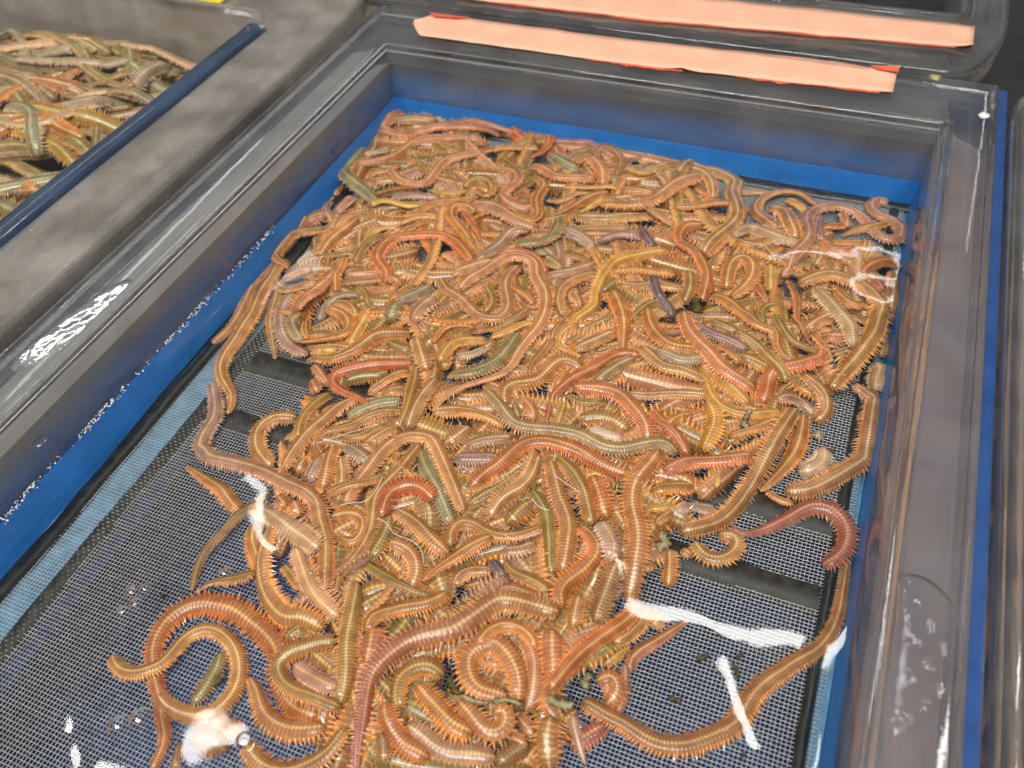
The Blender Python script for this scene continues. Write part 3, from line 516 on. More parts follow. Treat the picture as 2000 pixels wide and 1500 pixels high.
4 150 T BO|I 1642,960 I 1620,1100 I 1600,1220 I 1560,1350 I 1520,1480 L 2160,560 L 2000,660 L 1880,740 L 1750,830 L 1640,940 L 1560,1080 L 1480,1180 L 1340,1250 L 1180,1310 L 1040,1330 L 900,1310 L 770,1250 L 640,1160 L 500,1090 L 370,1010 L 300,980|long brown ragworm sweeping across bare mesh at the front right@long sweeping mesh worm
3 118 u TO|I 425,830 I 480,920 I 580,970 I 690,950 I 760,880 I 740,800 I 610,780|tan ragworm curled into a fringed ball on the mesh at right front@tan fringed ball
2 100 u O|I 235,890 I 240,1000 I 230,1100 I 215,1190
2 90 u T|I 320,890 I 410,945
4 108 u MW|I 265,590 I 380,560 I 480,570 I 590,570
3 148 u OV|I 70,455 I 200,420 I 330,410 I 400,400
3 80 u YV|I 50,565 I 180,560 I 260,515
3 80 u O|I 120,710 I 180,640 I 260,595
2 45 u Y|I 600,410 I 600,290
3 60 u O|I 430,320 I 440,450
2 80 u O|I 990,435 I 1080,500 I 1200,530
3 175 t RO|J 1690,1090 J 1520,1030 J 1420,900 J 1370,750 J 1380,600 J 1290,460 J 1170,360 J 1040,270 J 900,230 J 760,220 J 620,270 J 500,370 J 430,480 J 400,600 J 410,750 J 430,870 J 460,980 J 470,1110 J 490,1250 J 450,1390 J 380,1520|big orange ragworm with a yellow midline arching around the front left ring@big orange front arch
5 118 h TO|J 75,615 J 130,720 J 250,760 J 380,730 J 480,680 J 570,580 J 680,470 J 820,420 J 940,460 J 1030,560 J 1070,690 J 1060,830 J 990,960 J 880,1060 J 750,1090 J 600,1060 J 500,1000 J 435,920|orange ragworm coiled into a full open ring over mesh at front left@open front ring
4 170 T PO|J 1140,790 J 1200,900 J 1240,1030 J 1300,1120 J 1420,1190 J 1560,1210 J 1740,1180
5 128 u OV|J 1830,505 J 1700,520 J 1560,560 J 1430,620 J 1370,720 J 1420,840 J 1530,910 J 1660,950 J 1780,1000 J 1870,1030|orange olive ragworm bent into a sideways U near the open ring@sideways orange U
4 140 u WD|J 1500,680 J 1600,770 J 1700,830 J 1850,875|pale ragworm with yellow stripe inside the sideways U@pale striped insert
3 100 u V|J 1430,510 J 1500,430 J 1610,395
1 110 u GV|J 935,590 J 910,700 J 850,800 J 790,900 J 690,1000|dull green ragworm lying flat on the mesh inside the open ring@dull green inner worm
2 128 u O|J 840,1130 J 960,1170 J 1100,1215
3 148 u OT|J 1120,1300 J 1190,1420 J 1290,1500 J 1440,1530 J 1600,1490 J 1750,1400 J 1850,1280 J 1910,1180|orange ragworm dipping in a U along the bottom edge of the photo@bottom orange dip
2 90 u B|J 605,1300 J 590,1410 J 555,1520
1 190 u B|J 690,1270 J 850,1280 J 980,1370
4 148 u OV|K 650,1060 K 630,930 K 660,800 K 760,720 K 880,710 K 990,790|orange green ragworm arched like a horseshoe at the bottom middle@front horseshoe
5 178 h O|K 780,850 K 880,960 K 980,1080 K 1080,1180 K 1220,1240|thick orange ragworm with a yellow stripe coming out of the horseshoe@striped horseshoe worm
5 155 u PO|K 1100,980 K 1210,1090 K 1300,1190 K 1400,1220 K 1480,1140 K 1450,1050 K 1370,1080
4 170 u OP|K 1560,990 K 1570,850 K 1540,720 K 1470,600 K 1370,520 K 1260,560 K 1180,650 K 1180,770 K 1250,880 K 1400,930 K 1490,960|orange ragworm coiled in an upright oval loop at the bottom middle@upright oval loop
5 100 u O|K 1250,540 K 1340,430 K 1460,380 K 1570,400 K 1660,470 K 1705,570|thin orange ragworm bridging over the top of the oval loop@oval loop bridge
3 128 u P|K 1600,470 K 1680,620 K 1700,780 K 1680,920 K 1630,1070
5 165 u TM|K 700,1165 K 800,1230 K 900,1310 K 1000,1370 K 1120,1390 K 1250,1400 K 1400,1425|pale brown ragworm with yellow midline lying level at the bottom edge@bottom pale level worm
4 158 u OR|K 530,980 K 560,1130 K 620,1240 K 700,1330 K 800,1390 K 880,1430
5 185 u OT|K 1825,1100 K 1800,1200 K 1800,1350 K 1820,1520|broad orange ragworm running off the bottom edge right of centre@bottom edge runner
4 185 u PO|K 1820,420 K 1830,560 K 1850,700 K 1850,870|broad salmon ragworm standing upright right of the oval loop@upright salmon stump
3 138 u B|K 1400,1490 K 1520,1380 K 1660,1325
4 90 u O|K 1490,1240 K 1640,1320
4 100 u PO|K 1550,1070 K 1640,1180 K 1700,1260
3 185 u PR|K 455,400 K 430,550 K 385,700
2 118 u TB|K 485,1230 K 520,1330 K 520,1470
5 118 u OR|L 750,180 L 680,320 L 560,410 L 450,480 L 340,560 L 230,660 L 130,780 L 50,895|orange jagged ragworm slanting down left from the white water glint@glint jagged slant
3 88 T DO|L 1140,345 L 1010,430 L 890,510 L 770,580 L 690,660 L 685,750|reddish brown tail lying over bare mesh below the white glint@reddish mesh tail
3 75 u DM|L 645,680 L 640,850 L 620,980 L 575,1070
2 85 T Y|L 690,550 L 580,610 L 470,700
3 145 u PO|L 420,830 L 540,800 L 575,900 L 490,1010
2 145 u D|L 490,1170 L 350,1250 L 210,1340
4 66 t PW|L 230,1080 L 280,1300 L 335,1480
2 118 u TO|L 840,240 L 780,360 L 700,440 L 550,525
2 108 u T|L 950,280 L 850,410
'''
# ------------------------------------------------------------------ the tables and trays
W, RIM = 0.26, 0.0286
FLOOR = -0.0125
tag(box('table', (-1.2, -1.2, -0.12), (1.4, 1.2, -0.10), M['table']), kind='structure')

def sweep(name, prof, rect, mat, parent, r=0.0, nseg=6):
    """prof: list of (dL, dB, dR, dF, z) outward offsets; swept round the rectangle, closed profile"""
    x0, y0, x1, y1 = rect; P = len(prof); V = []; n = (nseg if r > 0 else 1)
    corners = [(x0 + r, y1 - r, 0, 1, math.pi, math.pi / 2), (x1 - r, y1 - r, 2, 1, math.pi / 2, 0),
               (x1 - r, y0 + r, 2, 3, 0, -math.pi / 2), (x0 + r, y0 + r, 0, 3, -math.pi / 2, -math.pi)]
    for cx, cy, ix, iy, a0, a1 in corners:
        for k in range(n):
            a = a0 + (a1 - a0) * (k / (n - 1)) if n > 1 else None
            for p in prof:
                if a is None:
                    sx_ = -1 if ix == 0 else 1; sy_ = 1 if iy == 1 else -1
                    V.append((cx + sx_ * p[ix], cy + sy_ * p[iy], p[4]))
                else:
                    V.append((cx + (r + p[ix]) * math.cos(a), cy + (r + p[iy]) * math.sin(a), p[4]))
    T = 4 * n; F = []
    for i in range(T):
        j = (i + 1) % T
        for k in range(P):
            l = (k + 1) % P
            F.append((i * P + k, i * P + l, j * P + l, j * P + k))
    o = mesh_obj(name, V, F, mat, parent, smooth=False)
    import bmesh
    bm = bmesh.new(); bm.from_mesh(o.data); bmesh.ops.recalc_face_normals(bm, faces=bm.faces)
    if nseg > 6: 
        for f in bm.faces: f.smooth = True
    for f in bm.faces: f.smooth = True
    bm.to_mesh(o.data); bm.free(); o.data.set_sharp_from_angle(angle=math.radians(50))
    return o
def rimprof(wL, wB, wR, wF, z0, zt, th=0.003):
    """inner wall, rounded bead, sunk flange, rolled outer lip"""
    def q(d, z, f=None):
        if f is None: return (d, d, d, d, z)
        return (wL - f, wB - f, wR - f, wF - f, z)
    return [q(0, z0), q(0, zt - 0.0020), q(0.0004, zt - 0.0009), q(0.0013, zt - 0.0002), q(0.0022, zt), q(0.0034, zt),
            q(0.0044, zt - 0.0005), q(0.0052, zt - 0.0013), q(0.0066, zt - 0.0016),
            q(0, zt - 0.0016, 0.0034), q(0, zt - 0.0012, 0.0022), q(0, zt - 0.0004, 0.0012), q(0, zt - 0.0010, 0.0003), q(0, zt - 0.0024, 0.0),
            q(0, zt - 0.011, 0.0), q(0, zt - 0.011, 0.0028), q(0, zt - 0.0050, 0.0032), q(0.0052, zt - 0.0050), q(th, zt - 0.0075), q(th, z0)]
MAIN = (0.0, -0.42, W, 0.0)
tray = thing('bait_tray', 'large clear acrylic tray with steel mesh floor holding orange ragworms', 'tray', (0.13, -0.2, -0.0155))
def sub(o):   # keep world place under a parent that is not at the origin
    o.parent = tray; o.matrix_parent_inverse = __import__('mathutils').Matrix.Translation((-0.13, 0.2, 0.0155)); return o
sub(sweep('rim', rimprof(0.0245, 0.0388, 0.0212, 0.03, -0.0165, RIM), MAIN, M['acrylic'], None))
# blue band at the foot of the walls, and the pale ledge the mesh rests on
def ring(name, prof, mat, rect=MAIN): return sub(sweep(name, prof, rect, mat, None))
s = lambda l, b, r, z: (-l, -b, -r, -l, z)
ring('base_band', [s(0.0002, 0.0002, 0.0001, -0.0006), s(0.0045, 0.0012, 0.0012, -0.0128), s(0.0045, 0.0012, 0.0012, -0.0160), s(0.0002, 0.0002, 0.0001, -0.0160)], M['blue'])
ring('ledge', [s(0.0046, 0.0014, 0.0014, -0.0145), s(0.0205, 0.0090, 0.0065, -0.0145), s(0.0205, 0.0090, 0.0065, -0.0168), s(0.0046, 0.0014, 0.0014, -0.0168)], M['ledge'])
def strip(name, a, b, half, z0, z1, mat, wob=0.0006, n=60):
    """hand-laid strip of sealant with uneven edges"""
    a, b = np.array(a), np.array(b); t = np.linspace(0, 1, n); c = a + (b - a) * t[:, None]; d = (b - a) / np.linalg.norm(b - a); nn = np.array((-d[1], d[0]))
    def wv(): 
        k = rng.normal(0, 1, n + 8); k = np.convolve(k, np.ones(9) / 9 ** 0.5, 'valid'); return k * wob
    e0 = c + nn * (half + wv())[:, None]; e1 = c - nn * (half + wv())[:, None]
    V = np.concatenate([np.c_[e0, np.full(n, z0)], np.c_[e0 - nn * 0.0006, np.full(n, z1)], np.c_[e1 + nn * 0.0006, np.full(n, z1)], np.c_[e1, np.full(n, z0)]])
    F = [(k * n + i, k * n + i + 1, (k + 1) * n + i + 1, (k + 1) * n + i) for k in range(3) for i in range(n - 1)]
    return mesh_obj(name, V, F, mat)
sub(strip('sealant_strip', (0.0078, -0.41), (0.0074, 0.0), 0.0033, -0.0132, -0.0116, M['gasket']))
sub(strip('sealant_strip', (0.0110, -0.0028), (0.259, -0.0030), 0.0026, -0.0132, -0.0117, M['gasket']))
sub(strip('sealant_strip', (0.2532, -0.41), (0.2532, -0.006), 0.0018, -0.0132, -0.0117, M['gasket'], 0.0003))
for x, hw_ in ((0.0238, 0.0032),):
    sub(strip('support_bar', (x, -0.41), (x, -0.006), hw_, -0.0160, -0.0129, M['bar'], 0.0003))
for y, hw_ in ((-0.1815, 0.0058), (-0.2095, 0.0050), (-0.0900, 0.0050), (-0.36, 0.005)):
    sub(strip('support_bar', (0.0272, y), (0.2512, y + 0.0006), hw_, -0.0160, -0.0127, M['bar'], 0.0003))
# woven steel mesh
def wires(pitch=0.00124, rad=0.000145, amp=0.00016):
    xs = np.arange(0.0052, 0.2580, pitch); ys = np.arange(-0.346, -0.0016, pitch); nx, ny = len(xs), len(ys)
    prof = [(math.cos(a), math.sin(a)) for a in (math.pi / 2, math.pi / 2 + 2.094, math.pi / 2 + 4.189)]
    Vs, Fs, off = [], [], 0
    I, J = np.meshgrid(np.arange(nx), np.arange(ny), indexing='ij')
    par = np.where((I + J) % 2 == 0, 1.0, -1.0)
    jx = rng.normal(0, 0.00004, nx)[:, None]; jy = rng.normal(0, 0.00004, ny)[None, :]
    X = xs[:, None] + jx + 0 * J; Y = ys[None, :] + jy + 0 * I
    Z = -0.0131 + 0.00012 * np.sin(X * 90) * np.sin(Y * 70)
    for axis in (0, 1):
        z = Z + (par * amp * 1.35 + 0.00005 if axis == 0 else -par * amp * 0.55 - 0.00008)
        ring_ = []
        for c, s_ in prof:
            ring_.append(np.stack([X + (c * rad if axis == 1 else 0), Y + (c * rad if axis == 0 else 0), z + s_ * rad], -1))
        V = np.stack(ring_, 2)                                     # nx, ny, 3, 3
        Vs.append(V.reshape(-1, 3)); idx = off + np.arange(nx * ny * 3).reshape(nx, ny, 3); off += nx * ny * 3
        a, b = (idx[:-1], idx[1:]) if axis == 0 else (idx[:, :-1], idx[:, 1:])
        for k in range(3):
            l = (k + 1) % 3; Fs.append(np.stack([a[..., k], b[..., k], b[..., l], a[..., l]], -1).reshape(-1, 4))
    return np.concatenate(Vs), np.concatenate(Fs)
V, F = wires()
sub(tag(mesh_obj('woven_mesh', V, F, M['wire']), kind='stuff'))

# blue tank that the tray stands in
tank = thing('blue_tank', 'blue plastic tank whose walls show around the main clear tray', 'tank', (0.13, -0.2, -0.10))
def tk(o): o.parent = tank; o.matrix_parent_inverse = __import__('mathutils').Matrix.Translation((-0.13, 0.2, 0.10)); return o
tk(box('wall_panel', (-0.0292, -0.46, -0.0995), (-0.0250, 0.0425, RIM - 0.0050), M['dull']))
tk(box('wall_panel', (0.2816, -0.46, -0.0995), (0.2856, 0.0425, RIM - 0.0050), M['dull']))
tk(box('wall_panel', (-0.0249, 0.0392, -0.0995), (0.2815, 0.0425, RIM - 0.0055), M['dull']))
tk(box('floor_panel', (-0.0249, -0.46, -0.0995), (0.2815, 0.0391, -0.0900), M['deep']))

# the tank's inner shoulder under the rim
for a, b, m_ in (((-0.0248, -0.45), (-0.0034, 0.0034), 'reflL'), ((-0.0248, 0.0036), (0.2634, 0.0390), 'reflB'), ((0.2634, -0.45), (0.2814, 0.0036), 'reflR')):
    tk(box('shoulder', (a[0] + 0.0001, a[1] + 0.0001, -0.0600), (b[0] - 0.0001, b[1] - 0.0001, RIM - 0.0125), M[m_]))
# neighbouring trays
def tray2(label, rect, widths, zb, zt, r, water_z, mat, floor_mat):
    cx, cy = (rect[0] + rect[2]) / 2, (rect[1] + rect[3]) / 2
    t = thing('bait_tray', label, 'tray', (cx, cy, zb))
    inv = __import__('mathutils').Matrix.Translation((-cx, -cy, -zb))
    o = sweep('rim', rimprof(*widths, zb + 0.002, zt), rect, mat, None, r, 9); o.parent = t; o.matrix_parent_inverse = inv
    v, f = box_geo((rect[0] + 0.0002, rect[1] + 0.0002, zb), (rect[2] - 0.0002, rect[3] - 0.0002, zb + 0.0018))
    o = mesh_obj('floor_panel', v, f, floor_mat, None, smooth=False); o.parent = t; o.matrix_parent_inverse = inv
    x = np.linspace(rect[0] - 0.0006, rect[2] + 0.0006, 60); y = np.linspace(rect[1] - 0.0006, rect[3] + 0.0006, 70)
    X, Y = np.meshgrid(x, y, indexing='ij'); Z = water_z + 0.0004 * np.sin(X * 160 + 2 * np.sin(Y * 60)) * np.sin(Y * 120)
    idx = np.arange(X.size).reshape(X.shape)
    wf = np.stack([idx[:-1, :-1], idx[1:, :-1], idx[1:, 1:], idx[:-1, 1:]], -1).reshape(-1, 4)
    tag(mesh_obj('water', np.stack([X, Y, Z], -1).reshape(-1, 3), wf, M['water']), kind='structure')
    return t
LEFT = (-0.36, -0.40, -0.0795, 0.012)
left = tray2('clear tray of olive tan worms at the upper left with rounded corner', LEFT, (0.02, 0.10, 0.0470, 0.03), -0.020, RIM + 0.001, 0.013, 0.0060, M['frosted'], M['table'])
BACK = (-0.04, 0.104, 0.262, 0.40)
back = tray2('dark clear tray behind the main one with a taped front rim', BACK, (0.02, 0.03, 0.022, 0.0600), -0.030, RIM, 0.003, -0.006, M['acrylic'], M['dark'])
RIGHT = (0.2975, -0.42, 0.60, 0.02)
right = tray2('clear tray cut off by the right edge of the photo', RIGHT, (0.0112, 0.02, 0.02, 0.03), -0.030, RIM + 0.002, 0.006, 0.004, M['acrylic'], M['table'])
def lt(o):
    o.parent = left; o.matrix_parent_inverse = __import__('mathutils').Matrix.Translation((0.21975, 0.194, 0.020)); return o
ar = [(-0.0797 + 0.0112 * (1 - math.cos(a)) / 2, RIM + 0.0008 + 0.0022 * math.sin(a)) for a in np.linspace(0, math.pi, 9)] + [(-0.0685, RIM - 0.0004), (-0.0797, RIM - 0.0004)]
ys_ = np.linspace(-0.398, -0.004, 40); V = [(x_ + 0.00025 * math.sin(y_ * 55), y_, z_) for y_ in ys_ for x_, z_ in ar]; n_ = len(ar)
F = [(i * n_ + k, i * n_ + (k + 1) % n_, (i + 1) * n_ + (k + 1) % n_, (i + 1) * n_ + k) for i in range(39) for k in range(n_)] + [tuple(range(n_)), tuple(range(39 * n_ + n_ - 1, 39 * n_ - 1, -1))]
lt(mesh_obj('edge_strip', V, F, M['strip']))
tag(box('shelf', (-0.0685, -0.60, -0.0995), (-0.0300, 0.30, -0.010), M['table']), kind='structure')
tag(box('shelf', (0.2862, -0.60, -0.0995), (0.7, 0.03, -0.032), M['table']), kind='structure')
tag(box('shelf', (-0.0295, 0.0430, -0.0995), (0.34, 0.5, -0.034), M['dark']), kind='structure')

# tape: peach strips on the rims
def tape(name, pts0, pts1, z, mat, label, cat, th=0.0004, curl=()):
    """strip between two edge polylines (world xy) with slight waves; sits on the rim"""
    a = np.array(pts0); b = np.array(pts1); n = 80
    def rs(p):
        dd = np.r_[0, np.cumsum(np.linalg.norm(np.diff(p, axis=0), axis=1))]; u = np.linspace(0, dd[-1], n)
        return np.c_[np.interp(u, dd, p[:, 0]), np.interp(u, dd, p[:, 1])]
    A, B = rs(a), rs(b); k = 7; V = []
    w1 = np.convolve(rng.normal(0, 1, n + 6), np.ones(7) / 7, 'valid') * 0.0005; w2 = np.convolve(rng.normal(0, 1, n + 6), np.ones(7) / 7, 'valid') * 0.0006
    for i in range(n):
        for j in range(k):
            f = j / (k - 1); p = A[i] * (1 - f) + B[i] * f
            p = p + np.array((0, w1[i] * (1 - f) + w2[i] * f)); lift = 0.00010 * math.sin(i * 0.7 + j) + 0.00028 * math.sin(i * 0.21 + 0.8 * j) * math.sin(i * 0.09)
            for (ci, cj, cr, ch) in curl:
                dd = math.hypot((i / (n - 1) - ci) * 8, f - cj) / cr
                if dd < 1: lift += ch * (1 - dd) ** 2
            V.append((p[0], p[1], z + 0.0003 + abs(lift)))
    F = [(i * k + j, (i + 1) * k + j, (i + 1) * k + j + 1, i * k + j + 1) for i in range(n - 1) for j in range(k - 1)]
    o = mesh_obj(name, V, F, mat)
    m = o.modifiers.new('thick', 'SOLIDIFY'); m.thickness = th; m.offset = 1
    return tag(o, label, cat)
zt = RIM - 0.0014
t1 = tape('tape_strip', [(0.0030, 0.0250), (0.012, 0.0136), (0.06, 0.0136), (0.13, 0.0134), (0.2392, 0.0200)],
          [(0.0035, 0.0255), (0.0090, 0.0380), (0.06, 0.0370), (0.13, 0.0372), (0.215, 0.0412), (0.2392, 0.0370)], zt, M['tape'],
          'peach tape strip stuck along the main tray rim, torn at both ends', 'tape', curl=((1.0, 1.0, 0.5, 0.004), (0.0, 1.0, 0.4, 0.002), (0.62, 0.0, 0.35, 0.0012)))
def flap(parent, pts, mat):
    o = mesh_obj('folded_corner', pts, [tuple(range(len(pts)))], mat, None, smooth=False)
    m = o.modifiers.new('thick', 'SOLIDIFY'); m.thickness = 0.0003; o.parent = parent; return o
flap(t1, [(0.2275, 0.0402, zt + 0.0012), (0.2394, 0.0352, zt + 0.0048), (0.2396, 0.0318, zt + 0.0040), (0.2310, 0.0355, zt + 0.0022)], M['tape_back'])
flap(t1, [(0.0070, 0.0365, zt + 0.0013), (0.0300, 0.0368, zt + 0.0013), (0.0240, 0.0335, zt + 0.0020), (0.0120, 0.0325, zt + 0.0018)], M['tape_back'])
def torn(parent, x0, x1, edge, hgt):
    n = 60; xs = np.linspace(x0, x1, n); ex, ey = zip(*edge); y = np.interp(xs, ex, ey); k = np.convolve(rng.normal(0, 1, n + 4), np.ones(5) / 5, 'valid')
    e = y - np.clip(hgt * (0.6 + 0.9 * k), 0.0001, None) * np.sin(np.linspace(0.05, math.pi - 0.05, n)) ** 0.3; V = [(a, b + 0.0012, zt + 0.0001) for a, b in zip(xs, y)] + [(a, b, zt + 0.0001) for a, b in zip(xs, e)]
    o = mesh_obj('torn_edge', V, [(i, i + 1, n + i + 1, n + i) for i in range(n - 1)], M['tape_back'], None, smooth=False)
    m = o.modifiers.new('thick', 'SOLIDIFY'); m.thickness = 0.0003; o.parent = parent
E1 = [(0.0030, 0.0250), (0.012, 0.0136), (0.06, 0.0136), (0.13, 0.0134), (0.2392, 0.0200)]; E2 = [(0.012, 0.0585), (0.12, 0.0600), (0.2690, 0.0700)]
torn(t1, 0.100, 0.148, E1, 0.0012); torn(t1, 0.172, 0.234, E1, 0.0016)
t2 = tape('tape_strip', [(0.012, 0.0585), (0.12, 0.0600), (0.2690, 0.0700)], [(0.012, 0.0880), (0.12, 0.0905), (0.2690, 0.0925)], zt, M['tape'],
          'longer peach tape strip on the rim of the tray behind', 'tape', curl=((1.0, 0.0, 0.4, 0.002),))
torn(t2, 0.03, 0.262, E2, 0.0014)
tape('tape_strip', [(-0.34, 0.0150), (-0.112, 0.0150)], [(-0.34, 0.036), (-0.112, 0.036)], RIM - 0.0004, M['yellow'], 'bright yellow tape on the back rim of the left tray', 'tape')
# ------------------------------------------------------------------ worms
PAL = dict(  # back, side, feet, midline (sRGB)
    T=((156, 106, 58), (198, 142, 78), (214, 150, 66), (244, 212, 136)), O=((156, 96, 38), (206, 126, 42), (224, 132, 30), (242, 196, 100)),
    R=((164, 80, 30), (202, 98, 32), (218, 102, 22), (236, 170, 92)), P=((174, 104, 62), (204, 128, 74), (216, 138, 68), (244, 200, 140)),
    V=((116, 96, 32), (156, 112, 34), (194, 124, 30), (204, 174, 80)), G=((126, 118, 80), (154, 134, 92), (178, 138, 82), (206, 190, 120)),
    Y=((196, 146, 46), (220, 164, 56), (232, 170, 52), (246, 216, 120)), M=((148, 108, 96), (172, 130, 112), (190, 148, 122), (216, 182, 140)),
    U=((78, 62, 70), (106, 84, 88), (130, 104, 100), (150, 122, 112)), D=((148, 74, 60), (170, 88, 68), (186, 106, 82), (228, 160, 100)),
    W=((178, 150, 122), (192, 166, 138), (208, 182, 150), (228, 196, 104)), B=((124, 82, 40), (146, 96, 44), (170, 110, 46), (192, 150, 88)))
NAMES = dict(T='tan', O='orange', R='red orange', P='salmon pink', V='olive', G='grey green', Y='yellow', M='mauve', U='purple', D='dark red', W='pale', B='brown')
def pal(code):
    p = np.mean([lin(np.array(PAL[c])) for c in code], 0); p[2] = 0.8 * p[2] + 0.2 * p[1]; return p
def cname(code):
    code = code.split('>')[0]
    return NAMES[code[0]] if len(code) == 1 else (NAMES[code[0]] + ' ' + NAMES[code[1]] if NAMES[code[0]].split()[-1] != NAMES[code[1]].split()[0] else NAMES[code[0]])
def spline(P, n):
    P = np.asarray(P, float)
    if len(P) == 2: P = np.array([P[0], (P[0] + P[1]) / 2, P[1]])
    d = np.r_[0, np.cumsum(np.linalg.norm(np.diff(P[:, :2], axis=0), axis=1) ** 0.5)]; m = len(P)
    # natural cubic spline per coordinate
    h = np.diff(d); A = np.zeros((m, m)); A[0, 0] = A[-1, -1] = 1; B = np.zeros((m, P.shape[1]))
    for i in range(1, m - 1):
        A[i, i - 1] = h[i - 1]; A[i, i] = 2 * (h[i - 1] + h[i]); A[i, i + 1] = h[i]
        B[i] = 3 * ((P[i + 1] - P[i]) / h[i] - (P[i] - P[i - 1]) / h[i - 1])
    c = np.linalg.solve(A, B); u = np.linspace(0, d[-1], n); i = np.clip(np.searchsorted(d, u) - 1, 0, m - 2); x = (u - d[i])[:, None]
    b = (P[i + 1] - P[i]) / h[i][:, None] - h[i][:, None] * (2 * c[i] + c[i + 1]) / 3; dd = (c[i + 1] - c[i]) / (3 * h[i][:, None])
    return P[i] + b * x + c[i] * x ** 2 + dd * x ** 3
def resample(P, step):
    s_ = np.r_[0, np.cumsum(np.linalg.norm(np.diff(P[:, :2], axis=0), axis=1))]; n = max(6, int(s_[-1] / step)); u = np.linspace(0, s_[-1], n)
    return np.stack([np.interp(u, s_, P[:, k]) for k in range(P.shape[1])], 1), s_[-1]
def gauss(x, sig):
    k = int(3 * sig) + 1; w = np.exp(-0.5 * (np.arange(-k, k + 1) / sig) ** 2); w /= w.sum()
    return np.convolve(np.pad(x, k, mode='edge'), w, 'valid')
def width_profile(s_, L, hw, code):
    head = lambda q: np.clip(1 - np.maximum(0, 1 - q / (0.85 * hw)) ** 2, 0, 1) ** 0.5 * np.clip(0.72 + 0.28 * q / (4 * hw), 0, 1)
    tail = lambda q: np.clip(1 - np.maximum(0, 1 - q / (0.35 * hw)) ** 2, 0.0, 1) ** 0.5 * (0.30 + 0.70 * np.clip(q / (0.55 * L), 0, 1) ** 0.8)
    blunt = lambda q: np.clip(1 - np.maximum(0, 1 - q / (0.8 * hw)) ** 2, 0, 1) ** 0.5 * np.clip(0.80 + 0.20 * q / (0.25 * L), 0, 1)
    a, b = {'u': (blunt, blunt), 'h': (head, blunt), 't': (blunt, tail), 'T': (tail, blunt), 'n': (head, tail)}[code]
    return hw * np.maximum(0.04, a(s_) * b(L - s_))
RES = 0.0005
class Pile:
    def __init__(s, x0, y0, x1, y1, floor, cap):
        s.x0, s.y0 = x0, y0; s.nx, s.ny = int((x1 - x0) / RES) + 1, int((y1 - y0) / RES) + 1
        s.H = np.full((s.nx, s.ny), floor); s.floor = floor; s.cap = cap; s.soft = 0.30; s.x1, s.y1 = x1, y1
    def idx(s, x, y): return np.clip(((x - s.x0) / RES).astype(int), 0, s.nx - 1), np.clip(((y - s.y0) / RES).astype(int), 0, s.ny - 1)
    def settle(s, xy, wid, flex=1.0):
        """height of the centre line over what already lies there; wid = half width incl. feet"""
        n = len(xy); z = np.empty(n); r = int(max(1, np.median(wid) * 0.55 / RES)); g = np.mgrid[-r:r + 1, -r:r + 1]; disc = (g[0] ** 2 + g[1] ** 2) <= r * r
        gi, gj = g[0][disc], g[1][disc]; I, J = s.idx(xy[:, 0], xy[:, 1])
        h = s.H[np.clip(I[:, None] + gi, 0, s.nx - 1), np.clip(J[:, None] + gj, 0, s.ny - 1)]
        sup = 0.55 * h.max(1) + 0.45 * h.mean(1)
        bh = wid * 0.42
        k = max(1, int(0.0025 / 0.0009)); m = np.max([np.roll(np.pad(sup, k, mode='edge'), q)[k:-k] for q in range(-k, k + 1)], 0)
        z = gauss(0.5 * sup + 0.5 * m, 0.0045 / 0.0009 * flex)
        z = np.maximum(z, s.floor) + np.maximum(bh, 0.0006)
        return np.where(z > s.cap, s.cap + s.soft * (z - s.cap), z)
    def stamp(s, xy, z, wid):
        for (x, y), zz, w in zip(xy, z, wid):
            r = int(w * 0.72 / RES) + 1; i, j = int((x - s.x0) / RES), int((y - s.y0) / RES)
            a, b, c, d = max(0, i - r), min(s.nx, i + r + 1), max(0, j - r), min(s.ny, j + r + 1)
            if a >= b or c >= d: continue
            gx = (np.arange(a, b) - i)[:, None] * RES; gy = (np.arange(c, d) - j)[None, :] * RES
            q = 1 - (gx ** 2 + gy ** 2) / (w * 0.70) ** 2
            top = np.where(q > 0, zz + w * 0.44 * np.sqrt(np.maximum(q, 0)) * 0.85, -9)
            s.H[a:b, c:d] = np.maximum(s.H[a:b, c:d], top)
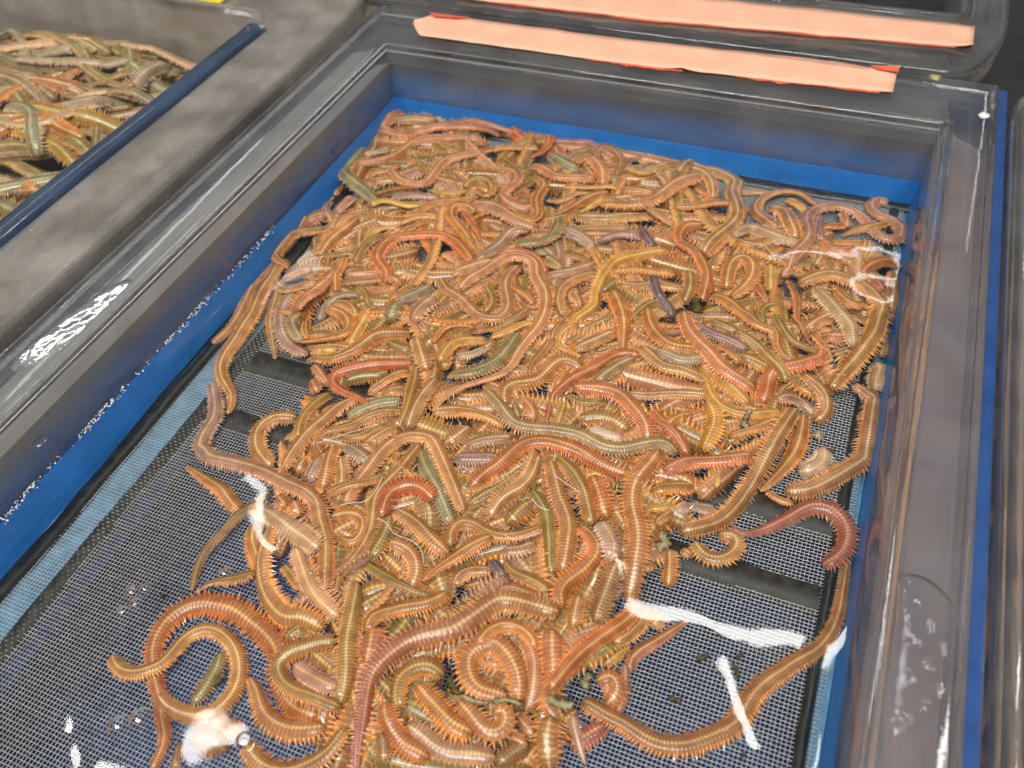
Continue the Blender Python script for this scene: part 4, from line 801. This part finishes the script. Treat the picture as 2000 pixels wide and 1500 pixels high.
def worm_geo(C, wid, cols, roll, rs, fringe=1.0, rings=3, RAD=12):
    """C: centre line (N,3) at about 0.9 mm, wid: half width incl. feet; cols: (2,4,3) colours at head and tail"""
    ANG = np.linspace(0, 2 * np.pi, RAD, endpoint=False)
    s_ = np.r_[0, np.cumsum(np.linalg.norm(np.diff(C, axis=0), axis=1))]; L = s_[-1]
    seglen = np.maximum(0.00065, 0.140 * np.maximum(wid, 0.35 * wid.max()) * 2 * rs.uniform(0.85, 1.1))
    u = np.r_[0, np.cumsum(np.diff(s_) * 0.5 * (1 / seglen[1:] + 1 / seglen[:-1]))]
    nseg = max(6, int(u[-1])); u *= nseg / u[-1]
    k = np.arange(nseg * rings + 1); uk = k / rings; ss = np.interp(uk, u, s_)
    P = np.stack([np.interp(ss, s_, C[:, i]) for i in range(3)], 1); w = np.interp(ss, s_, wid)
    def frame(P):
        T = np.gradient(P, axis=0); T /= np.linalg.norm(T, axis=1)[:, None] + 1e-12
        S = np.cross(T, (0, 0, 1.0)); S /= np.linalg.norm(S, axis=1)[:, None] + 1e-9; return T, S, np.cross(S, T)
    T, S, U = frame(P); f = np.interp(ss, [0, L], [0, 1])
    ro = roll[0] + roll[1] * np.sin(f * roll[2] + roll[3])
    S, U = S * np.cos(ro)[:, None] + U * np.sin(ro)[:, None], -S * np.sin(ro)[:, None] + U * np.cos(ro)[:, None]
    ph = k % rings; g = np.where(ph == 0, 0.945, 1.0 + 0.01 * (ph == 1)); g = np.where((k == 0) | (k == nseg * rings), 0.35, g)
    a = w * 0.66 * g; b = w * 0.45 * g
    ca, sa = np.cos(ANG), np.sin(ANG)                                            # angle from the back (U) round the body
    flat = np.sign(ca) * np.abs(ca) ** 0.85
    V = P[:, None, :] + U[:, None, :] * (b[:, None] * flat)[..., None] + S[:, None, :] * (a[:, None] * np.sign(sa) * np.abs(sa) ** 0.9)[..., None]
    n = len(P); idx = np.arange(n * RAD).reshape(n, RAD)
    Fq = np.stack([idx[:-1], np.roll(idx, -1, 1)[:-1], np.roll(idx, -1, 1)[1:], idx[1:]], -1).reshape(-1, 4)
    around = np.tile(np.minimum(ANG, 2 * np.pi - ANG) / np.pi, n); seg = np.repeat(uk, RAD)
    caps = [idx[0][::-1][None], idx[-1][None]]
    V = V.reshape(-1, 3); foot = np.zeros(len(V)); fa = np.repeat(f, RAD)
    # feet: one flattened pointed lobe each side of each segment, with a bristle
    m0 = (np.arange(nseg) + 0.5); sm = np.interp(m0, u, s_); Pm = np.stack([np.interp(sm, s_, C[:, i]) for i in range(3)], 1); wm = np.interp(sm, s_, wid)
    it = np.clip(np.round(m0 * rings).astype(int), 0, n - 1); Tm, Sm, Um = T[it], S[it], U[it]; sl = np.interp(sm, s_, seglen)
    VV, FF, AA, SG, FT, FM = [V], [], [around], [seg], [foot], [fa]; off = len(V); tri = []; quad = [Fq]
    for side in (-1, 1):
        jl = 1 + rs.normal(0, 0.10, nseg); ja = rs.normal(0, 0.12, nseg); dr = rs.normal(-0.22, 0.12, nseg) + rs.uniform(-0.1, 0.1)
        out = Sm * side; dirv = out * np.cos(dr)[:, None] + Um * np.sin(dr)[:, None] + Tm * (0.28 + ja)[:, None]; dirv /= np.linalg.norm(dirv, axis=1)[:, None]
        base = Pm + out * (wm * 0.47)[:, None] + Um * (wm * 0.03)[:, None]
        ln = wm * 0.53 * jl * fringe; th = wm * 0.21; wd = sl * 0.62
        up = Um - dirv * np.sum(Um * dirv, 1)[:, None]; up /= np.linalg.norm(up, axis=1)[:, None]; fw = np.cross(up, dirv)
        rng_ = []
        for q, sc_ in ((0.0, 1.0), (0.52, 0.80)):
            cpt = base + dirv * (ln * q)[:, None]
            for x_, y_ in ((1, 0), (0, 1), (-1, 0), (0, -1)):
                rng_.append(cpt + fw * (wd * x_ * sc_)[:, None] + up * (th * y_ * sc_)[:, None])
        rng_.append(base + dirv * (ln * 0.92)[:, None])
        rng_.append(base + dirv * (ln * 1.22)[:, None] + up * (th * rs.normal(0, 0.5, nseg))[:, None])
        rng_.append(base + dirv * (ln * 0.62)[:, None] + fw * (wd * 0.30)[:, None] + up * (th * 0.5)[:, None])
        rng_.append(base + dirv * (ln * 0.62)[:, None] - fw * (wd * 0.30)[:, None] + up * (th * 0.5)[:, None])
        R_ = np.stack(rng_, 1); K = R_.shape[1]; ix = off + np.arange(nseg * K).reshape(nseg, K); off += nseg * K
        for q in range(4):
            r_ = (q + 1) % 4
            quad.append(np.stack([ix[:, q], ix[:, r_], ix[:, 4 + r_], ix[:, 4 + q]], 1)); tri.append(np.stack([ix[:, 4 + q], ix[:, 4 + r_], ix[:, 8]], 1))
        tri.append(np.stack([ix[:, 10], ix[:, 11], ix[:, 9]], 1))
        VV.append(R_.reshape(-1, 3)); AA.append(np.full(nseg * K, 0.5)); SG.append(np.repeat(m0, K)); FM.append(np.repeat(np.interp(sm, [0, L], [0, 1]), K))
        FT.append(np.tile(np.array([0.05] * 4 + [0.5] * 4 + [0.9, 1.0, 0.85, 0.85]), nseg))
    V = np.concatenate(VV); fm = np.concatenate(FM)[:, None]
    cc = [cols[0][q] * (1 - fm) + cols[1][q] * fm for q in range(4)]
    at_ = dict(around=np.concatenate(AA), seg=np.concatenate(SG), foot=np.concatenate(FT), col_back=cc[0], col_side=cc[1], col_foot=cc[2], col_line=cc[3])
    return V, [np.concatenate(quad), np.concatenate(tri)] + caps, at_
def colours(code, rs):
    a, b = (code.split('>') + [code])[:2]; out = []
    j = 1 + rs.normal(0, 0.06); hue = np.array((1 + rs.normal(0, 0.03), 1.0, 1 + rs.normal(0, 0.08)))
    for c in (a, b): out.append(np.clip(pal(c) * j * hue, 0, 0.95))
    tailmix = out[1].copy(); 
    if '>' not in code and 'G' not in code: tailmix = out[1] * 0.85 + pal('O') * 0.15
    return np.stack([out[0], tailmix])
def lay(pile, uv, widpx, prof, rs):
    """trace in photo pixels -> settled centre line in the tray"""
    q = spline(uv, 160); z = np.full(len(q), -0.004)
    for it in range(3):
        P = at(q, z); C, L = resample(np.c_[P[:, :2], q], 0.0009); C[:, 0] = np.clip(C[:, 0], pile.x0 + 0.003, pile.x1 - 0.003)
        dmid = depth(np.c_[C[:, :2], np.full(len(C), z.mean())])
        hw = np.median(widpx / 4 * dmid / FPX) * 0.5 * 1.46
        s_ = np.linspace(0, L, len(C)); wid = width_profile(s_, L, hw, prof)
        zc = pile.settle(C[:, :2], wid); q = C[:, 2:4]; z = zc
    P = at(q, z); P[:, 0] = np.clip(P[:, 0], pile.x0 + 0.003, pile.x1 - 0.003); P[:, 1] = np.minimum(P[:, 1], pile.y1 - 0.003)
    return P, wid
HEAP_PX = [(745, 225), (860, 210), (1080, 275), (1330, 320), (1440, 385), (1600, 430), (1730, 490), (1745, 620), (1660, 750), (1570, 790), (1480, 920), (1330, 1050),
           (1260, 1160), (1180, 1290), (1100, 1420), (1090, 1540), (660, 1540), (600, 1420), (580, 1250), (520, 1080), (530, 960), (560, 830), (640, 740), (570, 640), (560, 560), (590, 480), (660, 400), (690, 310)]
def inside(p, poly):
    x, y = p; c = False; j = len(poly) - 1
    for i in range(len(poly)):
        if (poly[i][1] > y) != (poly[j][1] > y) and x < (poly[j][0] - poly[i][0]) * (y - poly[i][1]) / (poly[j][1] - poly[i][1]) + poly[i][0]: c = not c
        j = i
    return c
pile = Pile(0.0, -0.42, W, 0.0, FLOOR, 0.0005)
def join(parts):
    V, Q, T3, A, off = [], [], [], {}, 0
    for v, fs, at_ in parts:
        V.append(v)
        for f in fs:
            if f.shape[1] == 4: Q.append(f + off)
            elif f.shape[1] == 3: T3.append(f + off)
        for k, x in at_.items(): A.setdefault(k, []).append(x)
        off += len(v)
    return np.concatenate(V), [np.concatenate(Q), np.concatenate(T3)], {k: np.concatenate(x) for k, x in A.items()}
# worms buried under the ones that can be told apart: one mass
rs = np.random.default_rng(5)
poly = at(HEAP_PX, -0.008)[:, :2]; parts = []; pile.cap, pile.soft = -0.0085, 0.12
lo, hi = poly.min(0), poly.max(0); tries = 0
while len(parts) < 232 and tries < 30000:
    tries += 1; p = rs.uniform(lo, hi)
    if not inside(p, poly): continue
    gi, gj = pile.idx(p[:1], p[1:2])
    if pile.H[gi[0], gj[0]] > FLOOR + 0.001 and rs.random() < 0.93: continue
    a = rs.uniform(0, 6.283); kap = rs.normal(0, 25); path = [p]; okp = True
    for _ in range(int(rs.uniform(30, 60))):
        kap = 0.85 * kap + rs.normal(0, 14); a += kap * 0.0014; p = p + 0.0014 * np.array((math.cos(a), math.sin(a)))
        if not inside(p, poly): break
        path.append(p)
    if len(path) < 18: continue
    C, L = resample(np.array(path), 0.0009); wid = width_profile(np.linspace(0, L, len(C)), L, rs.uniform(0.0050, 0.0068), 'u')
    z = pile.settle(C, wid); pile.stamp(C, z, wid)
    parts.append(worm_geo(np.c_[C, z], wid, colours(rs.choice(['T', 'TO', 'O', 'OV', 'V', 'TM', 'TP', 'T', 'OT', 'VT']), rs), (rs.normal(0, 0.5), 0.3, 5, rs.uniform(0, 6)), rs, rings=2, RAD=8))
V, F, A = join(parts)
tag(mesh_obj('buried_ragworms', V, F, M['worm'], attrs=A), 'tangle of ragworms buried deep beneath the worms on top of the heap', 'worms', kind='stuff')

entries = []
for ln in TRACES.strip().splitlines():
    f = ln.split('|'); lay_, w, pr, code = f[0].split(); lab = f[2] if len(f) > 2 else ''
    entries.append(dict(layer=int(lay_), w=float(w), prof=pr, code=code, uv=px(f[1]), label=lab.split('@')[0], nick=lab.split('@')[1] if '@' in lab else ''))
order = sorted(range(len(entries)), key=lambda i: (entries[i]['layer'], i))
for i in order:
    e = entries[i]; rs = np.random.default_rng(100 + i); pile.cap, pile.soft = -0.0075 + 0.0023 * e['layer'], 0.25
    P, wid = lay(pile, e['uv'], e['w'], e['prof'], rs); pile.stamp(P[:, :2], P[:, 2], wid)
    belly = 'W' in e['code'] and rs.random() < 0.3
    roll = (rs.normal(0, 0.22) + (math.pi if belly else 0), rs.uniform(0.05, 0.30), rs.uniform(2, 6), rs.uniform(0, 6.28))
    V, F, A = worm_geo(P, wid, colours(e['code'], rs), roll, rs, fringe=rs.uniform(0.88, 1.12))
    o = mesh_obj('ragworm', V - P[len(P) // 2], F, M['worm'], attrs=A); o.location = P[len(P) // 2]
    e['obj'] = o; e['c'] = e['uv'].mean(0); e['P'] = P
# labels: the prominent worms by their look, the rest by look and the prominent worm they touch
land = [e for e in entries if e['nick']]
def shape(uv, w):
    d = np.diff(uv, axis=0); a = np.unwrap(np.arctan2(d[:, 1], d[:, 0])); tot = np.abs(np.diff(a)).sum() if len(a) > 1 else 0; net = abs(a[-1] - a[0])
    L = np.linalg.norm(d, axis=1).sum()
    if net > 2.6: return 'curled'
    if tot > 1.6 and net < tot * 0.6: return 'wavy'
    if tot > 0.9: return 'bent'
    return 'short straight' if L < 90 else 'straight'
used = set(e['label'] for e in land)
for e in entries:
    if e['label']: lab = e['label']; used.add(lab)
    else:
        near = []
        for l in land:
            dm = np.linalg.norm(l['uv'][:, None] - e['uv'][None], axis=2); near.append((dm.min(), l))
        near.sort(key=lambda t: t[0]); sh = shape(e['uv'], e['w']); cn = cname(e['code'])
        th = 'thin ' if e['w'] < 62 else ('broad ' if e['w'] > 140 else '')
        if len((th + cn + sh).split()) > 4: th = ''
        def rel(l):
            q = l['uv'][np.argmin(np.linalg.norm(l['uv'] - e['c'], axis=1))]; v = e['c'] - q
            if np.linalg.norm(v) < 22: return 'crossing'
            if abs(v[0]) > abs(v[1]): return 'right of' if v[0] > 0 else 'left of'
            return 'in front of' if v[1] > 0 else 'behind'
        lab = None
        for q in range(6):
            c1 = f"{th}{cn} {sh} ragworm {rel(near[q][1])} the {near[q][1]['nick']}"
            if c1 not in used: lab = c1; break
            c2 = f"{cn} {sh} ragworm between {near[q][1]['nick']} and {near[q + 1][1]['nick']}"
            if c2 not in used: lab = c2; break
        used.add(lab)
    tag(e['obj'], ' '.join(lab.split()[:16]), 'worm', 'ragworms heaped in the main tray')

# worms of the left tray, packed level
rs = np.random.default_rng(21); lp = Pile(-0.36, -0.40, -0.0795, 0.012, -0.008, 0.0045); k = 0; tries = 0; cells = {}; made = []
XX = np.array((0.94, 0.34)); 
while k < 170 and tries < 6000:
    tries += 1
    p = np.array((rs.uniform(-0.29, -0.085), rs.uniform(-0.21, 0.006))); a = 0.25 + rs.normal(0, 0.30) + (math.pi if rs.random() < 0.5 else 0); kap = 0; path = [p]
    for _ in range(int(rs.uniform(40, 75))):
        kap = 0.88 * kap + rs.normal(0, 9); a += kap * 0.0014; p = p + 0.0014 * np.array((math.cos(a), math.sin(a)))
        if not (-0.345 < p[0] < -0.0835 and -0.39 < p[1] < 0.0075): break
        path.append(p)
    if len(path) < 22: continue
    C, L = resample(np.array(path), 0.0009); hw = rs.uniform(0.0046, 0.0068); wid = width_profile(np.linspace(0, L, len(C)), L, hw, rs.choice(['u', 'u', 't', 'n']))
    z = lp.settle(C, wid, 1.5); lp.stamp(C, z, wid); code = rs.choice(['GW', 'GT', 'TW', 'G', 'YV', 'GV', 'TP', 'WT', 'O'], p=[.18, .20, .10, .14, .04, .22, .04, .06, .02])
    V, F, A = worm_geo(np.c_[C, z], wid, colours(code, rs), (rs.normal(0, 0.3), 0.2, 4, 1.0), rs, rings=2, RAD=8)
    made.append((code, C, z, V, F, A)); k += 1
def seen(C, z):
    q = (np.c_[C, z] - CAM) @ ROT; u = 1000 + FPX * q[:, 0] / -q[:, 2]; v = 750 - FPX * q[:, 1] / -q[:, 2]; return ((u > 5) & (v > 5)).mean(), u.mean(), v.mean()
keep = [m for m in made[::-1] if seen(m[1], m[2])[0] > 0.45][:48]; ids = {id(m) for m in keep}; rest = [m for m in made if id(m) not in ids and seen(m[1], m[2])[0] > 0.05]
seenlab = {}
for code, C, z, V, F, A in sorted(keep, key=lambda m: seen(m[1], m[2])[2]):
    c = np.array((C[len(C) // 2][0], C[len(C) // 2][1], z[len(z) // 2])); o = mesh_obj('olive_worm', V - c, F, M['worm'], attrs=A); o.location = c
    _, u_, v_ = seen(C, z); row = 'back row' if v_ < 110 else ('middle row' if v_ < 210 else 'front row'); sd = 'near the photo edge' if u_ < 110 else ('halfway along' if u_ < 210 else 'by the blue edge')
    base = f"{cname(code)} {shape(C * 4000, 80)} worm, left tray {row} {sd}"; seenlab.setdefault(base, []).append(o)
for base, os_ in seenlab.items():
    for q, o in enumerate(os_):
        ext = {1: [''], 2: [', farther', ', nearer']}.get(len(os_), [', farthest', ', second', ', third', ', fourth', ', fifth', ', nearest'])[min(q, 5) if len(os_) > 2 else q]
        tag(o, base + ext, 'worm', 'worms packed in the left tray')
V, F, A = join([m[3:] for m in rest]); tag(mesh_obj('packed_worms', V, F, M['worm'], attrs=A), 'olive worms packed beneath the top ones in the left tray', 'worms', kind='stuff')
# other trays: seen only as a blur
def mass(name, rect, z0, n, codes, label, seed, hw=(0.006, 0.008), dirs=0.0):
    rs = np.random.default_rng(seed); pl = Pile(rect[0], rect[1], rect[2], rect[3], z0, z0 + 0.016); parts = []; tries = 0
    while len(parts) < n and tries < 3000:
        tries += 1; p = np.array((rs.uniform(rect[0], rect[2]), rs.uniform(rect[1], rect[3]))); a = rs.uniform(0, 6.28); kap = 0; path = [p]
        for _ in range(60):
            kap = 0.88 * kap + rs.normal(0, 10); a += kap * 0.0014; p = p + 0.0014 * np.array((math.cos(a), math.sin(a)))
            if not (rect[0] + .005 < p[0] < rect[2] - .005 and rect[1] + .005 < p[1] < rect[3] - .005): break
            path.append(p)
        if len(path) < 20: continue
        C, L = resample(np.array(path), 0.0009); wid = width_profile(np.linspace(0, L, len(C)), L, rs.uniform(*hw), 'u')
        z = pl.settle(C, wid); pl.stamp(C, z, wid)
        parts.append(worm_geo(np.c_[C, z], wid, colours(rs.choice(codes), rs), (0, 0.2, 4, 1.0), rs, rings=2, RAD=8))
    V, F, A = join(parts); tag(mesh_obj(name, V, F, M['worm'], attrs=A), label, 'worms', kind='stuff')
mass('worm_mass', (0.2978, -0.34, 0.372, 0.0), -0.010, 36, ['PM', 'T', 'TO', 'PD', 'B'], 'blurred pinkish brown worms in the tray at right edge', 3)
mass('worm_mass', (0.06, 0.106, 0.258, 0.22), -0.027, 24, ['U', 'M', 'UM', 'B'], 'dim dark worms in the tray behind', 4)
# ------------------------------------------------------------------ water of the main tray
def blur(Z, k):
    w = np.exp(-0.5 * (np.arange(-2 * k, 2 * k + 1) / k) ** 2); w /= w.sum()
    for ax in (0, 1):
        Z = np.apply_along_axis(lambda m: np.convolve(np.pad(m, 2 * k, mode='edge'), w, 'valid'), ax, Z)
    return Z
GS = 0.00095
gx = np.arange(-0.0008, W + 0.0009, GS); gy = np.arange(-0.385, 0.0009, GS)
X, Y = np.meshgrid(gx, gy, indexing='ij')
I, J = pile.idx(X.ravel(), Y.ravel()); Hs = pile.H[I, J].reshape(X.shape)
Hs = blur(Hs, 1); film = 0.5 * blur(Hs, 1) + 0.5 * blur(Hs, 3)
lvl = 0.00022 * np.sin(X * 75 + 1.5 * np.sin(Y * 40)) * np.sin(Y * 66 + 1.0) + 0.00003 * np.sin(X * 210 + Y * 140)
edge = np.minimum(np.minimum(X, W - X), -Y); lvl = lvl + 0.0011 * np.exp(-np.maximum(edge, 0) / 0.0022)
LEVEL = 0.0012
lvl = lvl + LEVEL
cover = film + 0.0005
soft = 0.0004
Z = lvl + soft * np.log1p(np.exp(np.clip((cover - lvl) / soft, -30, 30)))
Z = np.maximum(Z, Hs + 0.0003) * 0.5 + Z * 0.5
idx = np.arange(X.size).reshape(X.shape)
WF = np.stack([idx[:-1, :-1], idx[1:, :-1], idx[1:, 1:], idx[:-1, 1:]], -1).reshape(-1, 4)
tag(mesh_obj('water', np.stack([X, Y, Z], -1).reshape(-1, 3), WF, M['water']), kind='structure')
def surf(x, y):
    i = int(np.clip((x - gx[0]) / GS, 0, len(gx) - 1)); j = int(np.clip((y - gy[0]) / GS, 0, len(gy) - 1)); return Z[i, j]

# ------------------------------------------------------------------ bubbles, foam, weed, slime
def dome_geo(r, nu=18, nv=9, low=-0.35):
    V = []; F = []
    for i in range(nv + 1):
        el = math.pi / 2 + (low - math.pi / 2) * i / nv
        for j in range(nu):
            a = 2 * math.pi * j / nu; V.append((r * math.cos(el) * math.cos(a), r * math.cos(el) * math.sin(a), r * math.sin(el) * 0.8))
    for i in range(nv):
        for j in range(nu):
            F.append((i * nu + j, (i + 1) * nu + j, (i + 1) * nu + (j + 1) % nu, i * nu + (j + 1) % nu))
    return V, F
BUB = [('J 160,275', 38, 'lowest bubble of the front left four'), ('J 258,212', 42, 'bright middle bubble of the front left four'), ('J 232,118', 46, 'widest bubble of the front left four'), ('J 332,95', 36, 'rightmost bubble of the front left four'),
       ('J 128,1165', 62, 'left bubble of the pair beside the orange strand'), ('J 292,1112', 66, 'right bubble of the pair beside the orange strand'), ('J 1115,1285', 60, 'large lone bubble over the orange worm at the bottom left'),
       ('G 318,1078', 40, 'bubble above the olive worm crossing the bare mesh'), ('L 300,1172', 28, 'bubble below the scum at the bottom middle'), ('L 296,1085', 22, 'small bubble beside the scum at the bottom middle'),
       ('K 1765,1085', 40, 'bubble at the top of the broad worm leaving the bottom edge'), ('G 985,1075', 22, 'tiny bubble on the yellow striped pale worm'), ('G 1090,1062', 22, 'tiny bubble on the tail of the long mauve worm')]
for p, rp_, lab in BUB:
    c = at(px(p), LEVEL)[0]; r = rp_ / 4 * np.linalg.norm(c - CAM) / FPX * 1.15; v, f = dome_geo(r)
    o = mesh_obj('air_bubble', v, f, M['bubble']); o.location = (c[0], c[1], surf(c[0], c[1]) - r * 0.1); tag(o, 'clear ' + lab, 'bubble', 'bubbles floating in the main tray')
# foam line along the left wall
rs = np.random.default_rng(9); v0, f0 = dome_geo(1.0, 7, 3); v0 = np.array(v0); f0 = np.array(f0); VV, FF = [], []
for i in range(700):
    y = rs.uniform(-0.335, -0.118); dens = 0.35 + 0.65 * (math.sin(y * 130) > -0.2)
    if rs.random() > dens: continue
    x = 0.0012 + abs(rs.normal(0, 0.0011)); r = abs(rs.normal(0.00014, 0.00008)) + 0.00008
    VV.append(v0 * r + np.array((x, y, surf(x, y)))); FF.append(f0 + len(FF) * len(v0))
tag(mesh_obj('foam', np.concatenate(VV), np.concatenate(FF), M['slime']), 'line of tiny white foam bubbles along the left tray wall', 'foam', kind='stuff')
# weed scraps: small crumpled flakes
def flake(name, uvs, wpx, z, mat, label, cat, th=0.0006):
    P = at(spline(px(uvs), 14), z); P[:, 2] = z if np.isscalar(z) else P[:, 2]; w = wpx / 4 * np.linalg.norm(P[0] - CAM) / FPX / 2
    T = np.gradient(P, axis=0); S = np.cross(T, (0, 0, 1.)); S /= np.linalg.norm(S, axis=1)[:, None] + 1e-9; rs = np.random.default_rng(abs(hash(uvs)) % 1000)
    n = len(P); ww = w * (0.65 + 0.5 * rs.random(n)); ww[0] *= 0.5; ww[-1] *= 0.4; jz = rs.normal(0, th, n)
    V = np.concatenate([P + S * ww[:, None] + np.c_[np.zeros((n, 2)), jz], P + np.c_[np.zeros((n, 2)), np.full(n, th)], P - S * (w * (0.6 + 0.5 * rs.random(n)))[:, None] + np.c_[np.zeros((n, 2)), -jz], P - np.c_[np.zeros((n, 2)), np.full(n, th)]])
    F = [(k * n + i, k * n + i + 1, ((k + 1) % 4) * n + i + 1, ((k + 1) % 4) * n + i) for k in range(4) for i in range(n - 1)] + [(0, n, 2 * n, 3 * n), (n - 1, 4 * n - 1, 3 * n - 1, 2 * n - 1)]
    c = P.mean(0); o = mesh_obj(name, V - c, F, mat); o.location = c; return tag(o, label, cat)
zb = -0.0115
SC = [('L 1205,655 L 1300,615', 34, 'dark flat scrap of weed on the mesh, leftmost of four'), ('L 1335,680 L 1400,760 L 1465,830', 30, 'longest dark sliver of weed on the front right mesh'),
      ('L 1480,670 L 1515,740 L 1520,800', 34, 'bent weed sliver beside the longest one on the mesh'), ('L 1515,650 L 1560,605', 34, 'short weed scrap above the bent sliver'), ('L 985,965 L 1040,960 L 1075,990', 50, 'ragged weed clump alone on the front mesh'),
      ('J 460,170 L -2960,140', 40, 'small weed speck right of the front left bubbles'), ('L 1370,455 L 1420,450', 30, 'tiny weed speck just below the white water glint'), ('L 1560,1390 L 1575,1410', 36, 'weed speck low on the front right mesh'),
      ('J 850,850 J 900,800 J 960,770', 110, 'yellow green weed clump inside the open ring'), ('F 1290,1110 F 1310,1130', 36, 'green weed speck on the mesh left of the right wall arc')]
for u, w_, lab in SC: flake('weed_scrap', u, w_, zb, M['weed'], lab, 'weed')
def hz(u): 
    p = at(px(u), 0.0)[0]; i, j = pile.idx(np.array([p[0]]), np.array([p[1]])); return pile.H[i[0], j[0]]
for u, w_, lab, m_ in [('C 150,1220 C 170,1270 C 160,1320', 110, 'dark olive slime clump stuck between worms right of centre', 'weed'), ('F 650,800 F 640,850 F 610,870', 50, 'cream blob lying on the orange L shaped worm', 'scum'),
                   ('F 600,900 F 640,940', 70, 'pale green scum below the cream blob', 'scum'), ('K 1020,800 K 1080,860 K 1090,930', 110, 'stringy brown weed between horseshoe and oval loop', 'weed'),
                   ('K 1130,940 K 1300,990 K 1480,970 K 1600,1010', 40, 'pale scum string across the foot of the oval loop', 'scum'), ('L 60,950 L 130,1000 L 240,1000', 90, 'pale scum with bubbles at the bottom middle', 'scum'),
                   ('I 150,780 I 200,830 I 130,880', 110, 'pale scum lump beside the tan diagonal worm', 'scum'), ('L 350,760 L 330,880', 100, 'grey scum left of the coiled worm at front right', 'scum')]:
    flake('scum_clump' if m_ == 'scum' else 'weed_clump', u, w_, hz(u) + 0.0008, M[m_], lab, 'scum' if m_ == 'scum' else 'weed', 0.0010)
# slime threads on the surface
def thread(u, label, r=0.00009):
    P0 = at(spline(px(u), 40), LEVEL); P = np.array([(a, b, surf(a, b) + 0.0002) for a, b, _ in P0]); P[:, 2] = gauss(P[:, 2], 2)
    T = np.gradient(P, axis=0); T /= np.linalg.norm(T, axis=1)[:, None]; S = np.cross(T, (0, 0, 1.)); U = np.cross(S, T); V = []; n = len(P)
    for k in range(5):
        a = 2 * math.pi * k / 5; V.append(P + (S * math.cos(a) + U * math.sin(a)) * r)
    V = np.concatenate(V); F = [(k * n + i, k * n + i + 1, ((k + 1) % 5) * n + i + 1, ((k + 1) % 5) * n + i) for k in range(5) for i in range(n - 1)]
    c = P.mean(0); o = mesh_obj('slime_thread', V - c, F, M['slime']); o.location = c; tag(o, label, 'slime', 'white slime threads on the water')
for u, l in [('D 1040,1385 D 1180,1340 D 1330,1290 D 1520,1235', 'white slime thread slanting across the olive hooked tail worm'),
             ('G 1215,550 G 1300,530 G 1400,520 G 1480,450 G 1550,320', 'white slime thread left of the long winding worm'), ('G 1510,650 G 1590,700 G 1640,770 G 1760,820 G 1850,900 G 1870,1000', 'white slime thread curling below the thick glinting slant'),
             ('H 660,780 H 740,820 H 830,800 H 950,768', 'white slime thread hanging below the comb legged wave'), ('H 410,290 H 330,240', 'short slime thread at the left foot of the red bow'),
             ('H 620,340 H 720,280 H 810,220', 'straight slime thread under the glossy red bow'), ('H 1050,310 H 1130,370 H 1250,450', 'slime thread right of the broad central hanger'), ('H 880,500 H 930,560 H 1010,590', 'short slime thread on the olive central hanger'),
             ('C 680,980 C 740,910 C 830,910', 'slime veil thread left of the pink looper head'), ('C 600,800 C 680,800 C 760,870 C 850,900', 'slime thread above the pink looper head')]: thread(u, l)
# puddles of water on the rims
def puddle(name, uv, z, hgt, label, wav=0.0):
    P = at(uv, z)[:, :2]; c = P.mean(0); Q = spline(np.r_[P, P[:1]], 48)[:-1]; rings = 14; V = [(c[0], c[1], z + hgt)]; n = len(Q); F = []
    for i in range(1, rings + 1):
        f = i / rings
        for q in Q:
            p = c + (q - c) * f; bumpz = wav * math.sin(p[0] * 900) * math.sin(p[1] * 620 + 1) * (1 - f)
            V.append((p[0], p[1], z + max(0.0, hgt * (1 - f ** 6) ** 0.5 + bumpz)))
    for j in range(n): F.append((0, 1 + j, 1 + (j + 1) % n))
    for i in range(rings - 1):
        for j in range(n): a = 1 + i * n; F.append((a + j, a + n + j, a + n + (j + 1) % n, a + (j + 1) % n))
    o = mesh_obj(name, V, F, M['puddle']); return tag(o, label, 'water')
zf = RIM - 0.0015
puddle('water_puddle', [(1752, 1120), (1800, 1125), (1850, 1160), (1880, 1220), (1880, 1330), (1865, 1450), (1850, 1560), (1745, 1560), (1740, 1300)], zf, 0.0013, 'flat water puddle with curled glints on the right rim', 0.00035)
puddle('water_puddle', [(60, 730), (20, 715), (90, 650), (170, 590), (250, 545), (262, 560), (225, 610), (150, 670)], zf, 0.0010, 'long water puddle with a white glint on the left rim', 0.0002)
def drop(uv, z, rpx, label):
    c = at([uv], z)[0]; r = rpx * np.linalg.norm(c - CAM) / FPX; v, f = dome_geo(r, 14, 6, 0.0); v = np.array(v) * (1, 1.25, 0.55)
    o = mesh_obj('water_drop', v, f, M['bubble']); o.location = c; tag(o, label, 'water')
drop((80, 862), 0.012, 13, 'round water drop on the inside of the left wall')
def lump(name, uv, z, rpx, mat, label, cat, seed):
    c = at([uv], z)[0]; r = rpx * np.linalg.norm(c - CAM) / FPX; v, f = dome_geo(r, 12, 6, 0.0); rs = np.random.default_rng(seed); v = np.array(v); v *= (1 + rs.normal(0, 0.14, (len(v), 1))); v[:, 2] *= 0.5
    o = mesh_obj(name, v, f, mat); o.location = c; tag(o, label, cat)
lump('white_chip', (1922, 226), zf, 9, M['chip'], 'small white chip lying on the right rim near the back corner', 'chip', 1)
lump('glue_blob', (1826, 152), RIM - 0.0012, 9, M['glue'], 'yellowed glue blob at the back right rim joint', 'glue', 2)
lump('rust_stain', (1862, 128), RIM - 0.018, 13, M['weed'], 'dark brown lump on the tray wall behind the tape end', 'dirt', 3)
